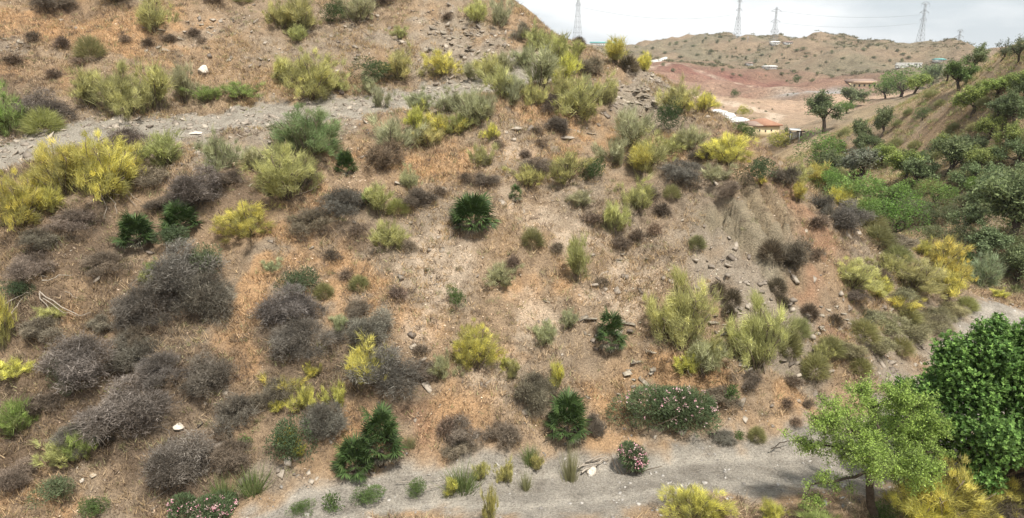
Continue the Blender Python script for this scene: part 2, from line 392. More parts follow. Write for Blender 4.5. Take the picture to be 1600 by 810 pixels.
class Bag:
    def __init__(s): s.V = []; s.F = []; s.m = []; s.n = 0
    def add(s, V, Fc, mix=None):
        s.V.append(V); s.F.append(Fc + s.n); s.n += len(V)
        if mix is not None: s.m.append(mix)
    def mesh(s, name, mat, smooth_=False):
        return tri_mesh(name, np.concatenate(s.V), np.concatenate(s.F), mat, np.concatenate(s.m) if s.m else None, smooth_)
def tube(bag, pts, rad, k=5, mix=None):
    pts = np.asarray(pts, float); n = len(pts); T = np.gradient(pts, axis=0); T = unit(T)
    ref = np.array([.31, .2, .93]) if abs(T[0][2]) < .9 else np.array([1., .1, 0]); A = unit(np.cross(T, ref)); B = np.cross(T, A)
    an = np.arange(k) * 2 * math.pi / k; rad = np.broadcast_to(rad, n)
    V = pts[:, None] + rad[:, None, None] * (A[:, None] * np.cos(an)[None, :, None] + B[:, None] * np.sin(an)[None, :, None])
    V = V.reshape(-1, 3); Fc = []
    for i in range(n - 1):
        for j in range(k):
            a = i * k + j; b = i * k + (j + 1) % k; Fc += [(a, b, b + k), (a, b + k, a + k)]
    for j in range(1, k - 1): Fc += [((n - 1) * k, (n - 1) * k + j, (n - 1) * k + j + 1)]
    bag.add(V, np.array(Fc), None if mix is None else np.tile(mix, (len(V), 1)))
def curve_path(p, d, ln, n=5, wob=.12, grav=0.0):
    out = [np.array(p, float)]; d = np.array(d, float); d /= np.linalg.norm(d)
    for i in range(n):
        d = d + RS.normal(0, wob, 3) + np.array([0, 0, grav]); d /= np.linalg.norm(d); out.append(out[-1] + d * ln / n)
    return np.array(out), d

# ------------------------------------------------------------------ plant meshes (unit size: 1 wide, 1 tall, base at the origin)
def mk_broom(nstem, nspray, nb, airy=1.0, lean=0.9, droop=0.0, blw=.009, bl=.17, fill=.10, puff=.05):
    st = Bag(); fo = Bag()
    for i in range(nstem):
        a = RS.uniform(0, 6.283); tilt = RS.uniform(.0, 1) ** .7 * lean; d = (math.sin(tilt) * math.cos(a), math.sin(tilt) * math.sin(a), math.cos(tilt))
        ln = RS.uniform(.45, .84) * (1 - .12 * tilt); p, e = curve_path((RS.normal(0, .05), RS.normal(0, .05), -.04), d, ln, 6, .13, .02 - droop * .1)
        tube(st, p, np.linspace(.012, .005, 7) * RS.uniform(.7, 1.2), 4)
        for k in range(nspray):
            f = RS.uniform(.35, 1.0) ** .7; q = p[min(int(f * 6), 5)] + (p[min(int(f * 6), 5) + 1] - p[min(int(f * 6), 5)]) * (f * 6 % 1)
            c = q + RS.normal(0, .045, 3) * airy; m = RS.uniform(0, 1); g = RS.uniform(.0, 1); sz = RS.uniform(.6, 1.35)
            tube(st, [q - (0, 0, .04), (q + c) / 2, c], [.004, .003, .002], 3)
            sd_ = unit(np.array([e[0] * .9, e[1] * .9, .8]) + RS.normal(0, .30, 3) + np.array([0, 0, -droop]))
            P = c + RS.normal(0, puff * .6, (nb, 3)) * sz; D = unit(sd_ + RS.normal(0, .42, (nb, 3)))
            V, Fc = blades(P, D, RS.uniform(.4, 1.15, nb) * bl * sz, blw * RS.uniform(.7, 1.3, nb))
            mm = np.clip(m * .6 + RS.uniform(-.2, .4, nb) + (.55 if f < .6 else 0), 0, 1); gg = np.clip(g + RS.uniform(-.4, .4, nb), 0, 1)  # lower sprays pushed to the dull colour, painting in a dark interior
            fo.add(V, Fc, np.repeat(np.c_[mm, gg, gg], 3, 0))
    nb2 = int(nstem * nspray * nb * fill); P = np.c_[RS.normal(0, .13, nb2), RS.normal(0, .13, nb2), RS.uniform(0, .45, nb2)]
    D = unit(np.c_[P[:, 0] * 2.2, P[:, 1] * 2.2, RS.uniform(.5, 1, nb2)] + RS.normal(0, .15, (nb2, 3)))
    V, Fc = blades(P, D, RS.uniform(.12, .3, nb2), .006); fo.add(V, Fc, np.repeat(np.c_[RS.uniform(.8, 1, nb2), RS.uniform(0, .6, nb2), np.zeros(nb2)], 3, 0))  # inner base shoots get the dull tone as painted shade
    return st, fo
def mk_twiggy(n, tangle=.55, ln=(.10, .26), wd=.008, dense=.35, nl=9, rl=(.16, .28), spread=.24, zr=(.1, .5)):
    fo = Bag(); lr = RS.uniform(*rl, nl)
    lob = np.c_[RS.uniform(-1, 1, (nl, 2)) * spread, RS.uniform(*zr, nl)]; rr = np.hypot(lob[:, 0], lob[:, 1]); lob[:, 2] *= 1 - .9 * np.minimum(rr, .5)
    i = RS.choice(nl, n, p=lr ** 2 / (lr ** 2).sum()); d = rdir(n, -.35, 1); r = RS.uniform(dense, 1, n) ** .6
    sd = RS.randint(0, 999); r = r * (1 + .95 * vnoise(d[:, 0] * 3 + i * 7.3, d[:, 1] * 3 + d[:, 2] * 2.1, sd) + .5 * vnoise(d[:, 0] * 8 + i * 3.1, d[:, 1] * 8 + d[:, 2] * 6, sd + 1))
    P = lob[i] + d * (lr[i] * r)[:, None]; P[:, 2] = np.maximum(P[:, 2], 0.0)
    low = RS.normal(0, 1, (nl, 3)) * .35
    D = unit(d + low[i] + np.array([0, 0, .3]) + RS.normal(0, tangle, (n, 3)))
    lg = RS.uniform(0, 1, n) < .06; V, Fc = blades(P, D, (RS.uniform(0, 1, n) ** 1.6 * (ln[1] - ln[0]) + ln[0]) * np.where(lg, 2.1, 1), wd * RS.uniform(.5, 1.6, n))
    g = np.clip(RS.uniform(0, 1, nl)[i] * .4 + RS.uniform(0, .6, n) * (0.4 + .6 * r), 0, 1)
    m = np.clip(RS.uniform(0, .6, nl)[i] + RS.uniform(-.3, .5, n) + (.75 - r) * .8, 0, 1)  # twigs darken inwards: interior shade painted into the colour
    fo.add(V, Fc, np.repeat(np.c_[m, g, g], 3, 0))
    for k in range(16):
        a = RS.uniform(0, 6.283); tilt = RS.uniform(.1, 1.3)
        p, e = curve_path((RS.normal(0, .03), RS.normal(0, .03), -.03), (math.sin(tilt) * math.cos(a), math.sin(tilt) * math.sin(a), math.cos(tilt)), RS.uniform(.4, .72), 5, .3)
        tube(fo, p, np.linspace(.009, .003, 6), 3, (.5, .45, .5))
    return fo
def mk_cushion(n, ln=.2, wd=.011):
    fo = Bag(); d = rdir(n, -.05, 1); nz = 6; c = rdir(nz, .1, 1)
    P = d * np.array([.30, .30, .62]) * RS.uniform(.25, 1, n)[:, None] ** .5; D = unit(d + np.array([0, 0, .25]) + RS.normal(0, .3, (n, 3)))
    q = (d @ c.T).max(1)
    V, Fc = blades(P, D, RS.uniform(.6, 1.3, n) * ln, wd); g = np.clip(RS.uniform(0, .7, n) + q - .7, 0, 1); m = RS.uniform(0, 1, n)
    fo.add(V, Fc, np.repeat(np.c_[m, g, g], 3, 0)); return fo
def mk_tussock(n):
    fo = Bag(); P = np.c_[RS.normal(0, .10, n), RS.normal(0, .10, n), np.full(n, -.02)]
    D = unit(np.c_[P[:, :2] * 2.0 + RS.normal(0, .14, (n, 2)), np.ones(n)]); V, Fc = blades(P, D, RS.uniform(.5, 1.05, n), .020)
    V = V.reshape(n, 3, 3); fo.add(V.reshape(-1, 3), Fc, np.repeat(np.c_[RS.uniform(0, 1, n), RS.uniform(0, 1, n), np.zeros(n)], 3, 0)); return fo
def mk_leafy(n, ll=.05, lw=.018, nl=9, up=.3, shell=.45, zc=.5):
    fo = Bag(); lob = np.c_[RS.normal(0, .17, nl), RS.normal(0, .17, nl), zc + RS.normal(0, .14, nl)]; lr = RS.uniform(.16, .27, nl)
    i = RS.randint(0, nl, n); d = rdir(n); P = lob[i] + d * (lr[i] * RS.uniform(shell, 1.05, n) ** .6)[:, None]; P[:, 2] = np.maximum(P[:, 2], .02)
    D = unit(d + np.array([0, 0, up]) + RS.normal(0, .55, (n, 3))); V, Fc = leaves(P, D, RS.uniform(.7, 1.3, n) * ll, lw)
    m = np.clip(RS.uniform(0, .55, nl)[i] + RS.uniform(-.3, .6, n), 0, 1); g = np.clip(RS.uniform(.0, .5, nl)[i] + RS.uniform(0, .6, n), 0, 1)
    fo.add(V, Fc, np.repeat(np.c_[m, g, g], 4, 0)); return fo
def mk_tree(trunk_h=.28, nlimb=4, nleaf=2600, ll=.05, lw=.02, lean=.1, spread=.9, clump=.07, tr=.035, twigs=5, bare=0.0, droop=0.0, maxz=1.0, sub=3):
    tk = Bag(); fo = Bag(); ends = []
    p, e = curve_path((0, 0, -.05), (lean, lean * .4, 1), trunk_h + .05, 4, .12); tube(tk, p, np.linspace(tr * 1.25, tr * .85, 5), 7)
    for i in range(nlimb):
        a = i * 6.283 / nlimb + RS.uniform(-.5, .5); t_ = RS.uniform(.35, spread)
        q, e1 = curve_path(p[-1] - (0, 0, RS.uniform(0, .05)), (math.sin(t_) * math.cos(a), math.sin(t_) * math.sin(a), math.cos(t_)), RS.uniform(.24, .38), 4, .2, .16)
        tube(tk, q, np.linspace(tr * .62, tr * .33, 5), 5)
        for j in range(sub):
            b0 = q[RS.randint(2, 5)]; q2, e2 = curve_path(b0, e1 + RS.normal(0, .65, 3) + np.array([0, 0, .1 - droop]), RS.uniform(.14, .30), 4, .2, .03 - droop * .2)
            tube(tk, q2, np.linspace(tr * .3, tr * .12, 5), 4)
            for k in range(twigs):
                b1 = q2[RS.randint(1, 5)]; q3, e3 = curve_path(b1, e2 + RS.normal(0, .8, 3), RS.uniform(.06, .15), 3, .2)
                tube(tk, q3, np.linspace(tr * .12, tr * .05, 4), 3); ends += [q3[1], q3[2], q3[3]]
    E = np.array(ends); E = E[RS.permutation(len(E))[:max(8, int(len(E) * (1 - bare)))]]
    i = RS.randint(0, len(E), nleaf); P = E[i] + RS.normal(0, clump, (nleaf, 3)) * RS.uniform(.4, 1, (nleaf, 1)); D = unit(rdir(nleaf) + np.array([0, 0, -.1]))
    V, Fc = leaves(P, D, RS.uniform(.7, 1.3, nleaf) * ll, lw)
    cm = RS.uniform(0, .8, len(E))[i]; m = np.clip(cm + RS.uniform(-.3, .4, nleaf), 0, 1); g = np.clip(cm[::-1] * .3 + RS.uniform(0, .8, nleaf), 0, 1)
    fo.add(V, Fc, np.repeat(np.c_[m, g, g], 4, 0)); return tk, fo
def mk_fan(nl=17, dead=False):
    """one palm fan on its stalk: stalk from the origin along +X, length 1"""
    b = Bag(); tube(b, [(0, 0, 0), (.25, 0, .03), (.5, 0, .03)], [.013, .010, .008], 3, (.2, .8, 0) if dead else (.5, .5, 0))
    for k in range(nl):
        a = (k / (nl - 1) - .5) * 4.1 + RS.normal(0, .04); ln = .50 * (1 - .18 * abs(a) / 2) * RS.uniform(.88, 1.1)
        d = np.array([math.cos(a), math.sin(a), -.10 - .12 * abs(a) + RS.normal(0, .07)]); s = np.array([-math.sin(a), math.cos(a), 0]) * .026; u = np.array([0, 0, .014])
        o = np.array([.5, 0, .03]); mid = o + d * ln * .6; tip = o + d * ln + np.array([0, 0, -.06])
        V = np.array([o - s * .3, o + s * .3, mid + s + u, mid - s + u, tip]); g = RS.uniform(.2, .9)
        b.add(V, np.array([(0, 1, 2), (0, 2, 3), (3, 2, 4)]), np.tile((RS.uniform(0, .8), g, g), (5, 1)))
    return b
BROOM = []
for i in range(7):
    s_, f_ = mk_broom(13 + i % 3 * 3, 6, 34, airy=1.2 + .3 * (i % 3), lean=.7 + .12 * (i % 4), blw=.0115, bl=.18 + .02 * (i % 2))
    BROOM.append((s_.mesh('broom_stems', M_twig), f_.mesh('broom_foliage', M_broom)))
BROOMBIG = []
for i in range(4):
    s_, f_ = mk_broom(24, 6, 90, airy=1.5, lean=1.0, droop=.15 * (i % 2), blw=.0056, bl=.11, puff=.05, fill=.04)
    BROOMBIG.append((s_.mesh('broom_stems', M_twig), f_.mesh('broom_foliage', M_broom)))
DRY = [mk_twiggy(10000, ln=(.03, .125), wd=.006, tangle=.9, nl=12, rl=(.12, .22), spread=.3).mesh('dry_shrub_twigs', M_dry) for i in range(5)]
DRYBIG = [mk_twiggy(24000, ln=(.02, .085), wd=.0048, tangle=1.0, nl=18, rl=(.12, .22), spread=.34, zr=(.1, .58)).mesh('dry_shrub_twigs', M_dry) for i in range(4)]
DRYS = [mk_twiggy(1400, ln=(.10, .26), wd=.015, tangle=.8).mesh('dry_tuft_twigs', M_dry) for i in range(4)]
CUSH = [mk_cushion(2200).mesh('cushion_shrub', M_broom) for i in range(4)]
CUSHD = [mk_cushion(1800, .22, .012).mesh('cushion_twigs', M_dry) for i in range(3)]
TUSS = [mk_tussock(260).mesh('tussock_blades', M_broom) for i in range(3)]
LEAFY = [mk_leafy(2600).mesh('leafy_shrub', M_leaf) for i in range(4)]
LEAFS = [mk_leafy(420, .13, .05).mesh('small_shrub', M_leaf) for i in range(4)]
FAN = [mk_fan().mesh('fan_frond', M_frond) for i in range(4)]
FAND = [mk_fan(13, True).mesh('dead_fan_frond', M_dry) for i in range(2)]
TREE = []
for kw in [dict(nlimb=5, lean=.15), dict(nlimb=4, lean=-.3, trunk_h=.22), dict(nlimb=6, spread=1.1, trunk_h=.2), dict(nlimb=4, trunk_h=.35, lean=.35), dict(nlimb=5, bare=.5, nleaf=1300, trunk_h=.3, lean=.25)]:
    a_ = dict(nleaf=5200, twigs=6, clump=.05, ll=.045, lw=.02, sub=4); a_.update(kw)
    s_, f_ = mk_tree(**a_)
    TREE.append((s_.mesh('tree_trunk', M_bark, True), f_.mesh('tree_crown', M_leaf)))

def stone_bag(bag, c, sx, sy, sz, rot, mix=None, tiltv=None):
    b = np.array([(x, y, z) for z in (-1, 1) for y in (-1, 1) for x in (-1, 1)], float) * .5
    b += RS.uniform(-.16, .16, b.shape); b *= (sx, sy, sz); ca, sa = math.cos(rot), math.sin(rot)
    b = b @ np.array([[ca, sa, 0], [-sa, ca, 0], [0, 0, 1]])
    if tiltv is not None: b[:, 2] += b[:, 0] * tiltv[0] + b[:, 1] * tiltv[1]
    q = [(0, 2, 3), (0, 3, 1), (4, 5, 7), (4, 7, 6), (0, 1, 5), (0, 5, 4), (2, 6, 7), (2, 7, 3), (0, 4, 6), (0, 6, 2), (1, 3, 7), (1, 7, 5)]
    bag.add(b + c, np.array(q), None if mix is None else np.tile(mix, (8, 1)))
def boulder_mesh(name, seed, flat=.6):
    bm = bmesh.new(); bmesh.ops.create_icosphere(bm, subdivisions=2, radius=.5)
    r = random.Random(seed); pl = [(Vector((r.uniform(-1, 1), r.uniform(-1, 1), r.uniform(-.7, 1))).normalized(), r.uniform(.26, .42)) for _ in range(9)]
    for v in bm.verts:
        for n_, d_ in pl:
            k = v.co.dot(n_) - d_
            if k > 0: v.co -= n_ * k
        v.co.z *= flat; v.co += Vector((r.uniform(-1, 1), r.uniform(-1, 1), r.uniform(-1, 1))) * .012
    me = bpy.data.meshes.new(name); bm.to_mesh(me); bm.free(); me.materials.append(M_rock); return me
BOULD = [boulder_mesh('rock', 3, .65), boulder_mesh('rock', 9, .45), boulder_mesh('rock', 14, .25), boulder_mesh('rock', 22, .3)]

# ------------------------------------------------------------------ the ground
C_base = np.array([.345, .245, .155]); C_soil = np.array([.31, .25, .185]); C_grey = np.array([.33, .28, .22]); C_straw = np.array([.48, .30, .16]); C_pale = np.array([.53, .43, .325])
C_dark = np.array([.17, .125, .088]); C_red = np.array([.36, .21, .13]); C_road = np.array([.35, .32, .275]); C_olive = np.array([.27, .24, .165])
PATHS = [[at(x_, y_, Y_)[:2] for x_, y_, Y_ in q] for q in ([(1010, 104, 352), (1060, 98, 385), (1130, 112, 352), (1190, 124, 340), (1232, 136, 300)], [(1190, 200, 190), (1215, 180, 215), (1150, 165, 240), (1080, 150, 270)])]
_lot = at(1286, 139.5, 292)
def lerp(c, d, w): return c * (1 - w[:, None]) + d * w[:, None]
def earth_colour(x, y, z):
    R = np.hypot(x, y); n = fbm(x * .35, y * .35, 4, 71); c = lerp(np.tile(C_base, (len(x), 1)), C_soil, np.clip(.5 + n * 1.6, 0, 1))
    near = (y < 56) & (np.abs(x) < 60); i = near
    if i.any():
        a, b = x[i], y[i]; k = c[i]; n2 = fbm(a * 1.4, b * 1.4, 4, 75)
        g = smooth(.25, .6, Zstraw(a, b) + n2 * .55); k = lerp(k, C_straw, g * .85)
        k = lerp(k, C_red, smooth(.2, .7, Zred(a, b) + n2 * .4) * .75); k = lerp(k, C_pale, smooth(.2, .65, Zpale(a, b) + n2 * .45) * .8)
        k = lerp(k, C_dark, smooth(.2, .7, Zdark(a, b) + n2 * .4) * .85); k = lerp(k, C_grey, smooth(.25, .6, Zgrey(a, b) + n2 * .35) * .85); k = lerp(k, C_olive, smooth(.2, .7, Zcliff(a, b) + n2 * .3) * .6)
        dt = seg_dist(a, b, TRACK) + n2 * 1.1; k = lerp(k, np.array([.35, .32, .27]), (1 - smooth(1.5, 2.2, dt)) * .95)
        dr = road_dist(a, b) + n2 * .9; k = lerp(k, C_straw * np.array([1.0, 1.1, 1.25]), (1 - smooth(2.2, 3.4, dr)) * .5 * (b < 24)); rut = np.exp(-((seg_dist(a, b, ROAD) - .78) / .22) ** 2); rc = C_road[None] * (1 + .28 * rut[:, None] + .25 * n2[:, None]); w_ = 1 - smooth(1.2, 2.3, dr + n2 * .5); k = k * (1 - w_[:, None]) + rc * w_[:, None]
        c[i] = k
    i = ~near
    if i.any():
        a, b = x[i], y[i]; k = c[i]; r = R[i]; n1_ = fbm(a * .03, b * .03, 5, 81); n2 = fbm(a * .12, b * .12, 4, 83)
        k = lerp(k, np.array([.45, .34, .205]), np.clip(.55 + n2 * 1.5, 0, 1) * .8)
        farw = smooth(120, 190, r); k = lerp(k, np.array([.31, .235, .16]), farw); k = lerp(k, np.array([.215, .20, .135]), farw * np.clip(.35 + n1_ * 1.8 + n2 * .8, 0, 1) * .7)
        q = (((a - _redearth[0]) / 75) ** 2 + ((b - _redearth[1]) / 60) ** 2); k = lerp(k, np.array([.32, .145, .115]), np.exp(-q * 1.1) * np.clip(.8 + n1_ * 1.2, 0, 1))
        q = (((a - _redearth2[0]) / 50) ** 2 + ((b - _redearth2[1]) / 40) ** 2); k = lerp(k, np.array([.26, .10, .085]), np.exp(-q) * np.clip(.7 + n2 * 1.4, 0, 1))
        q = (((a - _sand[0]) / 80) ** 2 + ((b - _sand[1]) / 75) ** 2); k = lerp(k, np.array([.42, .30, .215]), np.exp(-q * q) * np.clip(.8 + n2, 0, 1))
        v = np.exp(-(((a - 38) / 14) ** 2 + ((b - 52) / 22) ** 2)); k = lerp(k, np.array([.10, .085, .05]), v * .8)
        pt = seg_dist(a, b, PATHS[0]); pt = np.minimum(pt, seg_dist(a, b, PATHS[1])); k = lerp(k, np.array([.55, .44, .34]), (1 - smooth(1.5, 3.5, pt)) * .75 * (r > 150))
        hs = np.exp(-(((a - _lot[0]) / 17) ** 4 + ((b - _lot[1]) / 11) ** 4)); k = lerp(k, np.array([.46, .46, .45]), hs * .95)
        c[i] = k
    return np.clip(c, .02, .8)
def grid_ground(name, x0, x1, y0, y1, st, mat, holes=()):
    nx = int((x1 - x0) / st) + 1; ny = int((y1 - y0) / st) + 1
    X, Y = np.meshgrid(np.linspace(x0, x1, nx), np.linspace(y0, y1, ny)); X = X.ravel(); Y = Y.ravel()
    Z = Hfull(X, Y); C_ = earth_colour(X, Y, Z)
    for (a0, a1, b0, b1, d) in holes:
        m = np.minimum(np.minimum(X - a0, a1 - X), np.minimum(Y - b0, b1 - Y)); Z = Z - np.clip(m / st - .2, 0, 1) * d
    i = (np.arange(ny - 1)[:, None] * nx + np.arange(nx - 1)[None]).ravel(); Fq = np.stack([i, i + 1, i + nx + 1, i + nx], 1)
    me = tri_mesh(name, np.c_[X, Y, Z], Fq, mat, C_, True, 'earth'); o = link(name, me); o['kind'] = 'structure'; return o
grid_ground('hillside', -36, 40, 11, 54, .14, M_ground)
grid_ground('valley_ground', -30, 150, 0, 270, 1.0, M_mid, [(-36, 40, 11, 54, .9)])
grid_ground('distant_hills', -500, 800, -80, 900, 4.4, M_far, [(-30, 150, 0, 270, 5)])
grid_ground('ground', -6000, 6000, -6000, 6000, 150, M_far, [(-500, 800, -80, 900, 60)])

